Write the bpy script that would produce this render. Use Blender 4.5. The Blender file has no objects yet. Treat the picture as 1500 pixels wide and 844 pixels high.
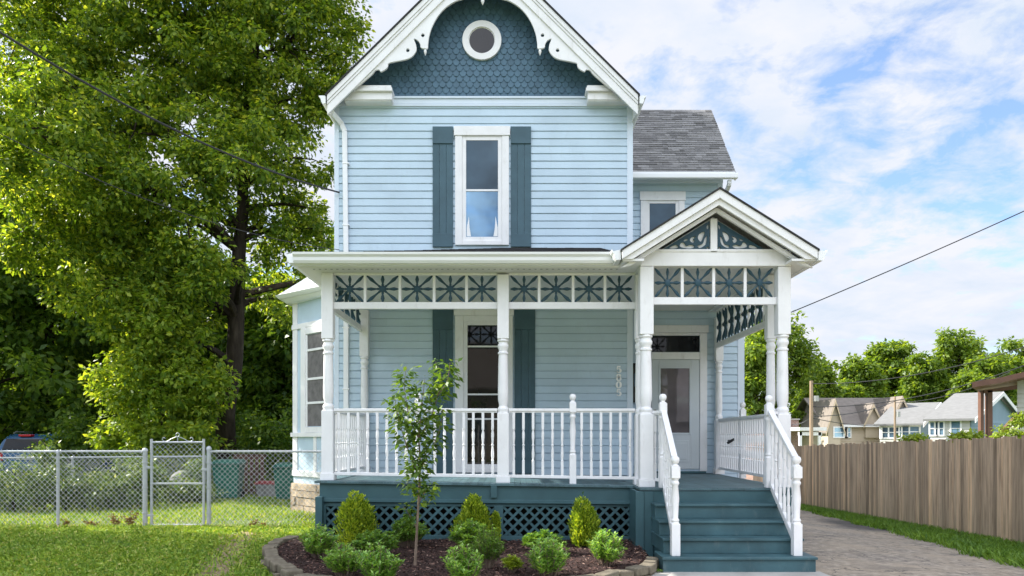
import bpy, bmesh, math, random
import numpy as np
from mathutils import Vector, Matrix
R = math.radians
random.seed(7); rng = np.random.default_rng(11)
scn = bpy.context.scene
COL = scn.collection
F = 1100.0; EYE = 1.63
def X(px, Y): return (px - 750.0) * Y / F
def Z(py, Y): return EYE + (640.0 - py) * Y / F
def W(px, py, Y): return Vector((X(px, Y), Y, Z(py, Y)))
def sstep(t):
    t = np.clip(t, 0, 1); return t * t * (3 - 2 * t)
def gz(x, y):
    left = 0.16 * sstep((y - 7.6) / 4.4)
    right = -0.03 - 0.13 * sstep((x - 4.2) / 4.5)
    m = sstep((x + 2.2) / 4.0)
    b = left * (1 - m) + right * m
    b = b - 0.032 * np.clip(y - 9.5, 0, 20) * sstep((x - 3.0) / 4.0)
    b = b - 0.055 * np.clip(y - 29.5, 0, 45) * sstep((x + 2) / 14.0)
    return b
def g(x, y): return float(gz(np.float64(x), np.float64(y)))

# ---------------------------------------------------------------- materials
class NT:
    def __init__(s, name):
        s.m = bpy.data.materials.new(name); s.m.use_nodes = True
        s.t = s.m.node_tree; s.n = s.t.nodes; s.l = s.t.links
        s.b = s.n['Principled BSDF']
    def node(s, t, **k):
        n = s.n.new(t)
        for a, v in k.items():
            if a in n.inputs: n.inputs[a].default_value = v
            else: setattr(n, a, v)
        return n
    def link(s, a, b): s.l.new(a, b)
    def coords(s, scale=(1, 1, 1), out='Object'):
        c = s.node('ShaderNodeTexCoord'); mp = s.node('ShaderNodeMapping')
        mp.inputs['Scale'].default_value = scale
        s.link(c.outputs[out], mp.inputs[0]); return mp.outputs[0]
    def noise(s, vec, scale, detail=4, rough=.55):
        n = s.node('ShaderNodeTexNoise'); n.inputs['Scale'].default_value = scale
        n.inputs['Detail'].default_value = detail; n.inputs['Roughness'].default_value = rough
        s.link(vec, n.inputs['Vector']); return n.outputs[0]
    def ramp(s, fac, stops):
        r = s.node('ShaderNodeValToRGB'); e = r.color_ramp.elements
        while len(e) < len(stops): e.new(.5)
        for i, (p, c) in enumerate(stops):
            e[i].position = p; e[i].color = (*c, 1) if len(c) == 3 else c
        s.link(fac, r.inputs[0]); return r.outputs[0]
    def mix(s, fac, a, b, blend='MIX'):
        m = s.node('ShaderNodeMix', data_type='RGBA', blend_type=blend)
        for sock, v in ((0, fac), (6, a), (7, b)):
            if hasattr(v, 'is_linked') or hasattr(v, 'links'): s.link(v, m.inputs[sock])
            elif isinstance(v, (int, float)): m.inputs[sock].default_value = v
            else: m.inputs[sock].default_value = (*v, 1)
        return m.outputs[2]
    def island(s): return s.node('ShaderNodeNewGeometry').outputs['Random Per Island']
    def math(s, op, a, b=None):
        m = s.node('ShaderNodeMath', operation=op)
        for i, v in enumerate((a, b)):
            if v is None: continue
            if isinstance(v, (int, float)): m.inputs[i].default_value = v
            else: s.link(v, m.inputs[i])
        return m.outputs[0]
    def bump(s, h, strength=.3, dist=.01):
        b = s.node('ShaderNodeBump'); b.inputs['Strength'].default_value = strength
        b.inputs['Distance'].default_value = dist
        s.link(h, b.inputs['Height']); s.link(b.outputs[0], s.b.inputs['Normal'])
    def color(s, c): s.link(c, s.b.inputs['Base Color'])

def paint(name, c, rough=.5, var=.1, nscale=3, dirt=None, bump=.08, island=0.0, spec=.35):
    t = NT(name); v = t.coords()
    n = t.noise(v, nscale, 5)
    lo = tuple(x * (1 - var) for x in c); hi = tuple(min(1, x * (1 + var * .7)) for x in c)
    col = t.ramp(n, [(.3, lo), (.7, hi)])
    if island:
        i = t.island()
        col = t.mix(1.0, col, t.ramp(i, [(0, (1 - island,) * 3), (1, (1 + island * .5,) * 3)]), 'MULTIPLY')
    if dirt:
        n2 = t.noise(t.coords((1, 1, .35)), 9, 6, .7)
        col = t.mix(t.ramp(n2, [(.56, (0, 0, 0)), (.8, (.55, .55, .55))]), col, dirt)
    t.color(col); t.b.inputs['Roughness'].default_value = rough
    t.b.inputs['Specular IOR Level'].default_value = spec
    if bump: t.bump(t.noise(v, 60, 3), bump, .004)
    return t.m

def leafmat(name, stops, trans=.35, gloss=.45):
    t = NT(name)
    col = t.ramp(t.island(), stops)
    n = t.noise(t.coords(), .55, 2)
    col = t.mix(1.0, col, t.ramp(n, [(.3, (.8, .85, .8)), (.7, (1.15, 1.1, 1.0))]), 'MULTIPLY')
    t.color(col); t.b.inputs['Roughness'].default_value = gloss
    t.b.inputs['Specular IOR Level'].default_value = .3
    tr = t.node('ShaderNodeBsdfTranslucent')
    c2 = t.mix(1.0, col, (2.1, 1.9, .6), 'MULTIPLY'); t.link(c2, tr.inputs[0])
    mx = t.node('ShaderNodeMixShader'); mx.inputs[0].default_value = trans
    out = t.n['Material Output']
    t.link(t.b.outputs[0], mx.inputs[1]); t.link(tr.outputs[0], mx.inputs[2]); t.link(mx.outputs[0], out.inputs[0])
    return t.m

def woodmat(name, stops, grain=(9, 9, .5), bump=.4, rough=.85, island=.35):
    t = NT(name); v = t.coords(grain)
    # shift the grain per board
    isl = t.island()
    add = t.node('ShaderNodeVectorMath', operation='ADD')
    cx = t.node('ShaderNodeCombineXYZ'); t.link(t.math('MULTIPLY', isl, 37.0), cx.inputs[0]); t.link(t.math('MULTIPLY', isl, 11.0), cx.inputs[2])
    t.link(v, add.inputs[0]); t.link(cx.outputs[0], add.inputs[1])
    n = t.noise(add.outputs[0], 2.2, 7, .65)
    col = t.ramp(n, stops)
    col = t.mix(1.0, col, t.ramp(isl, [(0, (1 - island,) * 3), (.55, (1, 1, 1)), (.9, (1.2, 1.16, 1.1)), (1, (1.5, 1.4, 1.25))]), 'MULTIPLY')
    t.color(col); t.b.inputs['Roughness'].default_value = rough; t.b.inputs['Specular IOR Level'].default_value = .15
    t.bump(n, bump, .006)
    return t.m

def glassmat(name, c, rough=.03, spec=.5):
    t = NT(name); v = t.coords((1, 1, 1))
    n = t.noise(v, 1.3, 3)
    t.color(t.ramp(n, [(.3, tuple(x * .6 for x in c)), (.7, tuple(x * 1.5 for x in c))]))
    t.b.inputs['Roughness'].default_value = rough
    t.b.inputs['Specular IOR Level'].default_value = spec
    n2 = t.noise(t.coords((1, 1, 1)), 2.0, 1)
    t.bump(n2, .05, .02)
    return t.m

M = {}
M['siding'] = paint('blue_siding_paint', (.497, .620, .720), .55, .09, 1.3, (.40, .49, .56), .06, .045)
M['cornerboard'] = paint('pale_blue_trim_paint', (.62, .70, .79), .5, .04)
M['white'] = paint('white_trim_paint', (.79, .785, .79), .45, .05, 4, (.52, .50, .47), .08)
M['numeral'] = paint('white_numeral_enamel', (.93, .93, .92), .3, .0, 3, None, 0)
M['cream'] = paint('white_soffit_paint', (.74, .735, .70), .55, .05, 2, None, .05)
M['gutter'] = paint('white_gutter_metal', (.80, .81, .82), .3, .03, 2, None, .02, 0, .5)
M['teal'] = paint('teal_porch_paint', (.047, .108, .125), .5, .14, 3, None, .1, .1)
M['tealdeck'] = paint('teal_deck_paint', (.075, .135, .155), .5, .3, 4, (.21, .235, .23), .1, .18)
M['shutter'] = paint('teal_shutter_paint', (.058, .112, .142), .55, .15, 4, None, .1, .12)
M['tealdark'] = paint('dark_teal_spindle_paint', (.022, .062, .088), .4, .15, 5, None, .03)
M['scale'] = paint('teal_shingle_paint', (.075, .145, .205), .6, .12, 6, None, .12, .16)
M['roof'] = paint('asphalt_shingle', (.23, .225, .222), .95, .2, 24, (.25, .24, .23), .5, .38, .1)
M['roofdark'] = paint('dark_asphalt_shingle', (.05, .05, .052), .95, .3, 18, None, .5, .4, .1)
M['glass'] = glassmat('window_glass', (.20, .33, .46), .02, .6)  # blue base colour stands in for the sky mirrored in the panes
M['glass'].node_tree.nodes['Principled BSDF'].inputs['Metallic'].default_value = .5
M['glassdoor'] = glassmat('door_glass', (.13, .11, .11), .03, .5)
M['glassdoor'].node_tree.nodes['Principled BSDF'].inputs['Metallic'].default_value = .25
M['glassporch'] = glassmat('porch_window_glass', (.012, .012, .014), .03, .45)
M['screen'] = glassmat('window_screen_glass', (.045, .075, .105), .12, .4)
M['curtain'] = paint('curtain_cloth', (.16, .15, .15), .9, .3, 9)
M['door'] = paint('door_paint', (.56, .60, .62), .4, .03)
M['metal'] = paint('galvanised_steel', (.42, .44, .46), .42, .12, 14, None, .05, 0, .5)
M['metal'].node_tree.nodes['Principled BSDF'].inputs['Metallic'].default_value = .35
M['brass'] = paint('dull_handle_metal', (.3, .28, .24), .35, .1)
M['black'] = paint('black_paint', (.012, .013, .015), .4, .2)
M['wire'] = paint('cable_rubber', (.035, .035, .04), .6, .1)
M['bark'] = woodmat('bark', [(.3, (.016, .012, .010)), (.55, (.045, .035, .027)), (.8, (.10, .08, .062))], (3, 3, .8), 1.0, .95, .1)
M['barkyoung'] = woodmat('young_bark', [(.3, (.12, .085, .065)), (.7, (.26, .2, .16))], (9, 9, 4), .5, .9, .1)
M['fence'] = woodmat('weathered_fence_wood', [(.25, (.13, .09, .06)), (.38, (.38, .275, .19)), (.54, (.58, .43, .30)), (.76, (.74, .54, .36))], (9, 9, .5), .6, .9, .42)
M['polewood'] = woodmat('pole_wood', [(.3, (.2, .15, .11)), (.7, (.36, .28, .21))], (6, 6, .5))
M['brownwood'] = paint('brown_painted_wood', (.15, .075, .052), .6, .2, 4)
M['concrete'] = paint('concrete', (.42, .40, .37), .9, .18, 3, (.25, .23, .2), .3)
M['block'] = paint('tan_concrete_block', (.215, .185, .14), .95, .35, 9, (.09, .08, .06), .7, .25, .1)
M['stone'] = paint('rubble_stone', (.52, .41, .30), .95, .35, 5, (.12, .1, .085), .9, .3, .1)
M['brick'] = paint('red_brick', (.24, .13, .1), .9, .2, 9, None, .3)
M['binplastic'] = paint('green_bin_plastic', (.010, .11, .08), .45, .15, 4)
M['redplastic'] = paint('red_plastic', (.3, .03, .035), .4, .1)
M['greyplastic'] = paint('pale_grey_plastic', (.42, .42, .4), .6, .15, 6)
M['carpaint'] = paint('blue_car_paint', (.03, .11, .26), .2, .05, 2, None, 0, 0, .6)
M['taillight'] = paint('red_lamp_plastic', (.45, .015, .02), .2, .1)
M['tyre'] = paint('tyre_rubber', (.02, .02, .02), .85, .2)
M['dry'] = leafmat('dry_weed', [(0, (.12, .07, .035)), (1, (.28, .17, .08))], .2, .8)
M['dirt'] = paint('bare_earth', (.2, .14, .09), .95, .3, 8, None, .7)
L = {}
L['big'] = leafmat('maple_leaf', [(0, (.045, .10, .016)), (.35, (.115, .195, .026)), (.75, (.225, .32, .042)), (1, (.43, .47, .08))], .47)
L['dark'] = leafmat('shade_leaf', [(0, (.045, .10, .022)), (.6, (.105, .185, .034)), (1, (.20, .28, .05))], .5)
L['mid'] = leafmat('understory_leaf', [(0, (.09, .17, .025)), (.6, (.20, .29, .04)), (1, (.36, .42, .07))], .5)
L['far'] = leafmat('far_tree_leaf', [(0, (.07, .13, .02)), (.5, (.13, .21, .032)), (1, (.23, .31, .055))], .45)
L['gold'] = leafmat('golden_arborvitae_leaf', [(0, (.055, .125, .014)), (.4, (.19, .29, .024)), (1, (.47, .54, .06))], .35)
L['sedum'] = leafmat('stonecrop_leaf', [(0, (.12, .26, .06)), (.6, (.25, .43, .11)), (1, (.42, .58, .2))], .3)
L['spirea'] = leafmat('spirea_leaf', [(0, (.06, .15, .03)), (.6, (.14, .27, .05)), (1, (.24, .38, .08))], .35)
L['lime'] = leafmat('lime_leaf', [(0, (.13, .2, .02)), (1, (.3, .38, .04))], .3)
L['young'] = leafmat('sapling_leaf', [(0, (.045, .10, .02)), (.6, (.09, .165, .03)), (1, (.16, .25, .05))], .4)
L['grass'] = leafmat('grass_blade', [(0, (.08, .17, .02)), (.5, (.20, .32, .042)), (.88, (.36, .45, .09)), (1, (.50, .45, .2))], .3, .6)
L['ivy'] = leafmat('ivy_leaf', [(0, (.07, .16, .025)), (1, (.2, .33, .07))], .35)
L['hedge'] = leafmat('honeysuckle_leaf', [(0, (.05, .1, .03)), (.6, (.11, .17, .05)), (.95, (.16, .22, .08)), (1, (.42, .44, .32))], .35)

# ---------------------------------------------------------------- mesh builder
class MB:
    def __init__(s): s.v = []; s.f = []; s.sm = False
    def add(s, vs, fs):
        o = len(s.v); s.v += [tuple(p) for p in vs]; s.f += [tuple(i + o for i in f) for f in fs]; return s
    def box(s, x0, x1, y0, y1, z0, z1):
        return s.add([(x0, y0, z0), (x1, y0, z0), (x1, y1, z0), (x0, y1, z0), (x0, y0, z1), (x1, y0, z1), (x1, y1, z1), (x0, y1, z1)],
                     [(0, 3, 2, 1), (4, 5, 6, 7), (0, 1, 5, 4), (1, 2, 6, 5), (2, 3, 7, 6), (3, 0, 4, 7)])
    def hexa(s, p):   # 8 points: bottom ring 4, top ring 4
        return s.add(p, [(0, 3, 2, 1), (4, 5, 6, 7), (0, 1, 5, 4), (1, 2, 6, 5), (2, 3, 7, 6), (3, 0, 4, 7)])
    def beam(s, a, b, w, h, up=(0, 0, 1), tw=1.0):
        a = Vector(a); b = Vector(b); d = (b - a).normalized(); up = Vector(up)
        sx = d.cross(up)
        if sx.length < 1e-4: sx = d.cross(Vector((1, 0, 0)))
        sx.normalize(); u = sx.cross(d).normalized()
        P = []
        for c, k in ((a, 1), (b, tw)):
            P += [c - sx * w / 2 * k - u * h / 2 * k, c + sx * w / 2 * k - u * h / 2 * k, c + sx * w / 2 * k + u * h / 2 * k, c - sx * w / 2 * k + u * h / 2 * k]
        return s.hexa(P)
    def prism(s, poly, ext):  # planar polygon (3D pts) extruded by vector
        n = len(poly); e = Vector(ext); poly = [Vector(p) for p in poly]
        s.add(poly + [p + e for p in poly], [tuple(range(n))[::-1], tuple(range(n, 2 * n))] + [(i, (i + 1) % n, (i + 1) % n + n, i + n) for i in range(n)])
        return s
    def lathe(s, base, prof, n=12, axis=(0, 0, 1), sq=0.0):
        base = Vector(base); ax = Vector(axis).normalized()
        u = ax.orthogonal().normalized() if abs(ax.z) < .99 else Vector((1, 0, 0)); w = ax.cross(u)
        vs = []; fs = []
        for (r, h) in prof:
            for k in range(n):
                a = 2 * math.pi * k / n
                vs.append(base + ax * h + (u * math.cos(a) + w * math.sin(a)) * r)
        m = len(prof)
        for j in range(m - 1):
            for k in range(n):
                fs.append((j * n + k, j * n + (k + 1) % n, (j + 1) * n + (k + 1) % n, (j + 1) * n + k))
        fs.append(tuple(range(n))[::-1]); fs.append(tuple((m - 1) * n + k for k in range(n)))
        return s.add(vs, fs)
    def tube(s, pts, rad, n=8):
        pts = [Vector(p) for p in pts]
        if not hasattr(rad, '__len__'): rad = [rad] * len(pts)
        vs = []; fs = []; pu = None
        for i, p in enumerate(pts):
            d = (pts[min(i + 1, len(pts) - 1)] - pts[max(i - 1, 0)])
            d = d.normalized() if d.length > 1e-9 else Vector((0, 0, 1))
            u = d.orthogonal().normalized() if pu is None else (pu - d * pu.dot(d))
            if u.length < 1e-5: u = d.orthogonal()
            u.normalize(); pu = u; w = d.cross(u)
            for k in range(n):
                a = 2 * math.pi * k / n
                vs.append(p + (u * math.cos(a) + w * math.sin(a)) * rad[i])
        for j in range(len(pts) - 1):
            for k in range(n):
                fs.append((j * n + k, j * n + (k + 1) % n, (j + 1) * n + (k + 1) % n, (j + 1) * n + k))
        fs.append(tuple(range(n))[::-1]); fs.append(tuple((len(pts) - 1) * n + k for k in range(n)))
        return s.add(vs, fs)
    def sphere(s, c, r, nu=12, nv=8, sc=(1, 1, 1)):
        prof = []
        vs = []; fs = []
        for j in range(nv + 1):
            t = math.pi * j / nv
            for k in range(nu):
                a = 2 * math.pi * k / nu; rr = max(math.sin(t), .02)
                vs.append((c[0] + r * sc[0] * rr * math.cos(a), c[1] + r * sc[1] * rr * math.sin(a), c[2] - r * sc[2] * math.cos(t)))
        for j in range(nv):
            for k in range(nu):
                fs.append((j * nu + k, j * nu + (k + 1) % nu, (j + 1) * nu + (k + 1) % nu, (j + 1) * nu + k))
        fs.append(tuple(range(nu))[::-1]); fs.append(tuple(nv * nu + k for k in range(nu)))
        return s.add(vs, fs)
    def build(s, name, mat, parent=None, origin=(0, 0, 0), smooth=False, bevel=0, label=None):
        o3 = Vector(origin)
        me = bpy.data.meshes.new(name)
        me.from_pydata([tuple(Vector(p) - o3) for p in s.v], [], s.f)
        me.materials.append(mat)
        if smooth:
            me.polygons.foreach_set('use_smooth', [True] * len(me.polygons)); me.update()
            try: me.set_sharp_from_angle(angle=R(38))
            except Exception: pass
        me.update()
        ob = bpy.data.objects.new(name, me); COL.objects.link(ob)
        if parent is not None: ob.parent = parent
        else: ob.location = o3
        if bevel:
            b = ob.modifiers.new('bevel', 'BEVEL'); b.width = bevel; b.segments = 2; b.limit_method = 'ANGLE'; b.angle_limit = R(40)
        if label: ob['label'] = label
        return ob

def empty(name, label, cat, loc=(0, 0, 0), rz=0, group=None):
    o = bpy.data.objects.new(name, None); COL.objects.link(o)
    o.location = loc; o.rotation_euler = (0, 0, rz); o.empty_display_size = .2
    o['label'] = label; o['category'] = cat
    if group: o['group'] = group
    return o
def tag(o, label, cat, group=None, kind=None):
    o['label'] = label; o['category'] = cat
    if group: o['group'] = group
    if kind: o['kind'] = kind
    return o
def copy_tree(o, parent=None):
    c = o.copy(); COL.objects.link(c)
    if parent is not None: c.parent = parent
    for ch in list(o.children): copy_tree(ch, c)
    return c
def npmesh(name, verts, faces_n, mat, parent=None, loc=(0, 0, 0)):
    """verts (N,k,3): N separate k-gons"""
    N, k, _ = verts.shape
    me = bpy.data.meshes.new(name)
    me.vertices.add(N * k); me.vertices.foreach_set('co', (verts - np.array(loc)).reshape(-1).astype(np.float32))
    me.loops.add(N * k); me.loops.foreach_set('vertex_index', np.arange(N * k, dtype=np.int32))
    me.polygons.add(N); me.polygons.foreach_set('loop_start', np.arange(0, N * k, k, dtype=np.int32))
    me.update(calc_edges=True); me.validate()
    me.materials.append(mat)
    ob = bpy.data.objects.new(name, me); COL.objects.link(ob)
    if parent is not None: ob.parent = parent
    else: ob.location = loc
    return ob
def unit(a): return a / np.maximum(np.linalg.norm(a, axis=-1, keepdims=True), 1e-9)
def leaves(c, d, nrm, ln, wd):
    """diamond-shaped leaves: base c, direction d, normal nrm"""
    d = unit(d); s = unit(np.cross(d, nrm)); n = np.cross(s, d)
    ln = ln[:, None]; wd = wd[:, None]
    mid = c + d * ln * .45 + n * ln * .07
    return np.stack([c, mid + s * wd / 2, c + d * ln - n * ln * .06, mid - s * wd / 2], axis=1)
SKY_STRENGTH = .10; CL = 4.15; SKY_TINT = 1.1; EXPO = 1.22; BACK_FILL = 3.6; CLOUD_OFF = (.3, .2, 0)
# ================================================================= THE HOUSE
YW = 13.3      # main front wall
YD = 14.1      # entry wall
YP = 10.85     # porch posts
YF = 10.4      # portico posts
HO = Vector((-0.5, 13.3, 0.1))
house = empty('house', 'two storey pale blue clapboard house with white porch, teal shutters and scalloped gable', 'house', HO)
def H(mb, name, mat, parent=None, **k): return mb.build(name, mat, parent or house, HO, **k)
def lap(mb, P, u, length, z0, z1, n, pitch=.1324, t=.021):
    P = Vector(P); u = Vector(u); n = Vector(n); z = z0
    while z < z1 - 1e-4:
        zt = min(z + pitch, z1)
        a = Vector((P.x, P.y, z)); b = Vector((P.x, P.y, zt))
        # sawtooth course with a rolled lower lip
        lp = Vector((0, 0, -.011))
        cuts = [0.0] + sorted(float(q) for q in rng.uniform(.12, .88, 1 if length > 2 else 0) * length) + [length]
        for c0, c1 in zip(cuts[:-1], cuts[1:]): _course(mb, a + u * c0, b + u * c0, u * (c1 - c0 - .0015), n, t * float(rng.uniform(.92, 1.08)), lp)
        z = zt
    return mb
def _course(mb, a, b, e, n, t, lp):
        k1 = a.lerp(b, .775); k2 = a.lerp(b, .83)
        mb.add([a + n * .002, a + e + n * .002, a + e + n * t + lp, a + n * t + lp], [(0, 1, 2, 3)])
        mb.add([a + n * t + lp, a + e + n * t + lp, k1 + e + n * .014, k1 + n * .014, k2 + e + n * .001, k2 + n * .001, b + e + n * .001, b + n * .001], [(0, 1, 2, 3), (3, 2, 4, 5), (5, 4, 6, 7)])
xl, xr = X(492, YW), X(925, YW); XC0 = -.505
ZT = Z(147, YW)
m = MB(); lap(m, (xl + .06, YW, 0), (1, 0, 0), xr - xl - .14, .7, ZT, (0, -1, 0))
H(m, 'front_siding', M['siding'])
m = MB(); m.box(xl, xr, YW + .002, 30.5, .1, ZT + .02); m.prism([(xl, 30.4, ZT), (xr, 30.4, ZT), (XC0, 30.4, ZT + (xr - xl) * .48)], (0, .1, 0))
lap(m, (xl, 30.5, 0), (0, -1, 0), 30.5 - YW - .06, .7, ZT, (-1, 0, 0))
lap(m, (xr, YW + .06, 0), (0, 1, 0), 30.5 - YW - .06, .7, ZT, (1, 0, 0))
H(m, 'side_siding', M['siding'])
for x0, x1 in ((xl - .022, xl + .06), (xr - .082, xr + .022)):
    m = MB(); m.box(x0, x1, YW - .028, YW + .06, .7, ZT); H(m, 'corner_board', M['cornerboard'], bevel=.004)
m = MB(); m.box(xl - .3, xr + .3, YW + .004, 30.49, -.3, .698)
H(m, 'foundation', M['stone'])
# frieze board under the shingled gable
m = MB()
m.box(xl, xr, YW - .035, YW, Z(153.5, YW), Z(146, YW)); m.box(xl, xr, YW - .06, YW, Z(146, YW) + .001, Z(143, YW)); m.box(xl, xr, YW - .045, YW, Z(157, YW), Z(154, YW))
H(m, 'frieze_board', M['cornerboard'], bevel=.004)
# --- main roof
XC = -.505; HW = 2.665; ZE = 7.495; SL = .99; ZA = ZE + HW * SL
def rz(dx): return ZA - abs(dx) * SL
th = .032
m = MB()
for sg in (-1, 1):
    e = Vector((XC + sg * (HW + .03), 12.84, ZE - .03 * SL)); a = Vector((XC, 12.84, ZA))
    up = Vector((0, 0, th))
    m.prism([a, e, e + up, a + up] if sg > 0 else [e, a, a + up, e + up], (0, 18.0, 0))
H(m, 'roof', M['roofdark'])
m = MB()
for sg in (-1, 1):   # rake trim on the roof's front edge, in stepped bands
    for (d0, d1, y0, y1) in ((.003, .075, 12.86, 12.90), (.077, .115, 12.875, 12.90), (.117, .235, 12.89, 12.93)):
        k = math.sqrt(1 + SL * SL)
        pts = []
        for dx, d in ((0, d0), (HW, d0), (HW, d1), (0, d1)):
            pts.append(Vector((XC + sg * dx, y0, rz(dx) - d * k)))
        if sg < 0: pts = pts[::-1]
        m.prism(pts, (0, y1 - y0, 0))
    # soffit board behind
    k = math.sqrt(1 + SL * SL)
    pts = [Vector((XC + sg * dx, 12.932, rz(dx) - d * k)) for dx, d in ((0, .003), (HW, .003), (HW, .06), (0, .06))]
    m.prism(pts if sg > 0 else pts[::-1], (0, .36, 0))
H(m, 'rake_board', M['white'], bevel=.003)

def flat_shape(name, polys, Yc, thick, mat, parent, bevel=0):
    cu = bpy.data.curves.new(name, 'CURVE'); cu.dimensions = '2D'; cu.fill_mode = 'BOTH'; cu.extrude = thick / 2; cu.bevel_depth = bevel
    for p in polys:
        sp = cu.splines.new('POLY'); sp.points.add(len(p) - 1); sp.use_cyclic_u = True
        for i, q in enumerate(p): sp.points[i].co = (q[0], q[1], 0, 1)
    tmp = bpy.data.objects.new('tmp', cu); COL.objects.link(tmp)
    bpy.context.view_layer.update()
    dg = bpy.context.evaluated_depsgraph_get()
    me = bpy.data.meshes.new_from_object(tmp.evaluated_get(dg))
    bpy.data.objects.remove(tmp); bpy.data.curves.remove(cu)
    me.transform(Matrix(((1, 0, 0, -HO.x), (0, 0, -1, Yc - HO.y), (0, 1, 0, -HO.z), (0, 0, 0, 1))))
    me.name = name; me.materials.clear(); me.materials.append(mat)
    ob = bpy.data.objects.new(name, me); COL.objects.link(ob); ob.parent = parent
    return ob
def circ(cx, cz, r, n=20, ry=None): return [(cx + r * math.cos(2 * math.pi * i / n), cz + (ry or r) * math.sin(2 * math.pi * i / n)) for i in range(n)]
def smooth_poly(pts, n=4, closed=True):
    out = []; N = len(pts)
    for i in range(N if closed else N - 1):
        p0, p1, p2, p3 = [pts[(i + k) % N] if closed else pts[min(max(i + k, 0), N - 1)] for k in (-1, 0, 1, 2)]
        for j in range(n):
            t = j / n
            out.append(tuple(.5 * (2 * p1[a] + (p2[a] - p0[a]) * t + (2 * p0[a] - 5 * p1[a] + 4 * p2[a] - p3[a]) * t * t + (3 * p1[a] - p0[a] - 3 * p2[a] + p3[a]) * t ** 3) for a in (0, 1)))
    if not closed: out.append(tuple(pts[-1]))
    return out
# bargeboard : left half in photo pixels, mirrored
YB = 12.95
inner = [(543, 112), (547, 108), (550, 104), (556, 103), (558, 106), (564, 103), (568, 99), (569, 94), (575, 92), (585, 90), (595, 88), (602, 85), (607, 80), (610, 74), (609, 66), (606, 58), (612, 60), (616, 66), (617, 71), (626, 72.5), (627, 65), (629, 52), (634, 38), (642, 24), (653, 12), (667, 3), (680, -1), (694, -4), (700, -6), (707, -7)]
inner = [(X(a, YB) - X(707, YB), Z(b, YB)) for a, b in inner]
inner = smooth_poly(inner, 3, False)
k2 = math.sqrt(1 + SL * SL)
outer = [(0, ZA - .23 * k2), (-(2.3), ZA - 2.3 * SL - .23 * k2)]
full_l = inner + outer
for sg in (1, -1):
    poly = [(XC + sg * a, b) for a, b in full_l]
    if sg < 0: poly = poly[::-1]
    holes = [circ(XC + sg * (X(a, YB) - X(707, YB)), Z(b, YB), r) for a, b, r in ((619.5, 53, .034), (597.5, 75, .034))]
    flat_shape('bargeboard', [poly] + holes, YB - .01, .036, M['white'], house, .003)
for px, py, s in ((707, 0, 1.1), (623, 74, .9), (791, 74, .9)):
    m = MB(); b = W(px, py, YB - .01)
    m.lathe(b + Vector((0, 0, .03)), [(.018, 0), (.034, -.02), (.02, -.04), (.03, -.065), (.026, -.085), (.008, -.115), (.003, -.12)] if 0 else [(.018 * s, .02), (.034 * s, 0), (.02 * s, -.02), (.03 * s, -.045), (.024 * s, -.075), (.008 * s, -.105), (.003, -.12)][::-1], 10)
    H(m, 'drop_finial', M['white'], smooth=True)
# gable wall and fish scale shingles
zb = Z(143, YW) + .002
m = MB(); m.prism([(XC - (ZA - zb) / SL, YW + .01, zb), (XC + (ZA - zb) / SL, YW + .01, zb), (XC, YW + .01, ZA)], (0, .1, 0))
ph = .1205; pw = .1205
row = 0; z = zb - .03
while z < ZA - .25:
    half = (ZA - z) / SL - .1
    off = pw / 2 if row % 2 else 0
    n = int(half / pw) + 1
    for i in range(-n, n + 1):
        x = XC + i * pw + off
        if abs(x - XC) > half - .02: continue
        w = pw / 2 - .004; j = rng.normal(0, .0025)
        yb = YW - .016 + rng.normal(0, .0015); yt = YW + .006
        zz = z + j
        pts = [(x - w * .48, yb, zz), (x + w * .48, yb, zz), (x + w, yb + .004, zz + ph * .42), (x + w, yt, zz + ph * 1.5), (x - w, yt, zz + ph * 1.5), (x - w, yb + .004, zz + ph * .42)]
        back = [(p[0], p[1] + .014, p[2]) for p in pts[:3]] + [(pts[5][0], pts[5][1] + .014, pts[5][2])]
        m.add(pts + back, [(0, 1, 2, 3, 4, 5), (0, 6, 7, 1), (1, 7, 8, 2), (5, 9, 6, 0)])
    row += 1; z += ph * .82
H(m, 'shingle_gable', M['scale'])
# round window
rc = W(706, 61, YW)
rw = MB()
def ring(mb, c, r0, r1, y0, y1, n=40):
    vs = []; fs = []
    for i in range(n):
        a = 2 * math.pi * i / n; ca, sa = math.cos(a), math.sin(a)
        for r, y in ((r0, y1), (r0, y0), (r1, y0), (r1, y1)): vs.append((c[0] + r * ca, y, c[2] + r * sa))
    for i in range(n):
        j = (i + 1) % n
        for q in range(3): fs.append((i * 4 + q, i * 4 + q + 1, j * 4 + q + 1, j * 4 + q))
    mb.add(vs, fs)
ring(rw, rc, .235, .345, YW - .06, YW); ring(rw, rc, .222, .2345, YW - .035, YW + .02)
rwo = H(rw, 'round_window', M['white'])
m = MB(); m.lathe((rc.x, YW - .026, rc.z), [(.224, 0), (.224, .006)], 40, (0, -1, 0)); H(m, 'pane', M['glassporch'], rwo)
# cornice returns
for (p0, p1, cap0, cap1) in ((504, 574, 512, 575), (861, 928, 858, 926)):
    m = MB(); Yc = 13.06
    zt, zm, zl = Z(126, Yc), Z(135, Yc), Z(146, Yc)
    m.box(X(p0, Yc), X(p1, Yc), Yc, YW, zl, zm - .001)
    m.box(X(cap0, Yc) - .0, X(cap1, Yc), Yc - .05, YW - .002, zm, zm + (zt - zm) * .55)
    m.box(X(cap0, Yc) + .02, X(cap1, Yc) - .02, Yc - .03, YW - .004, zm + (zt - zm) * .55 + .001, zt)
    m.box(X(p0, Yc), X(p1, Yc) - .015, Yc + .02, YW - .006, zl - .02, zl - .001)
    H(m, 'cornice_return', M['white'], bevel=.006)
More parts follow.
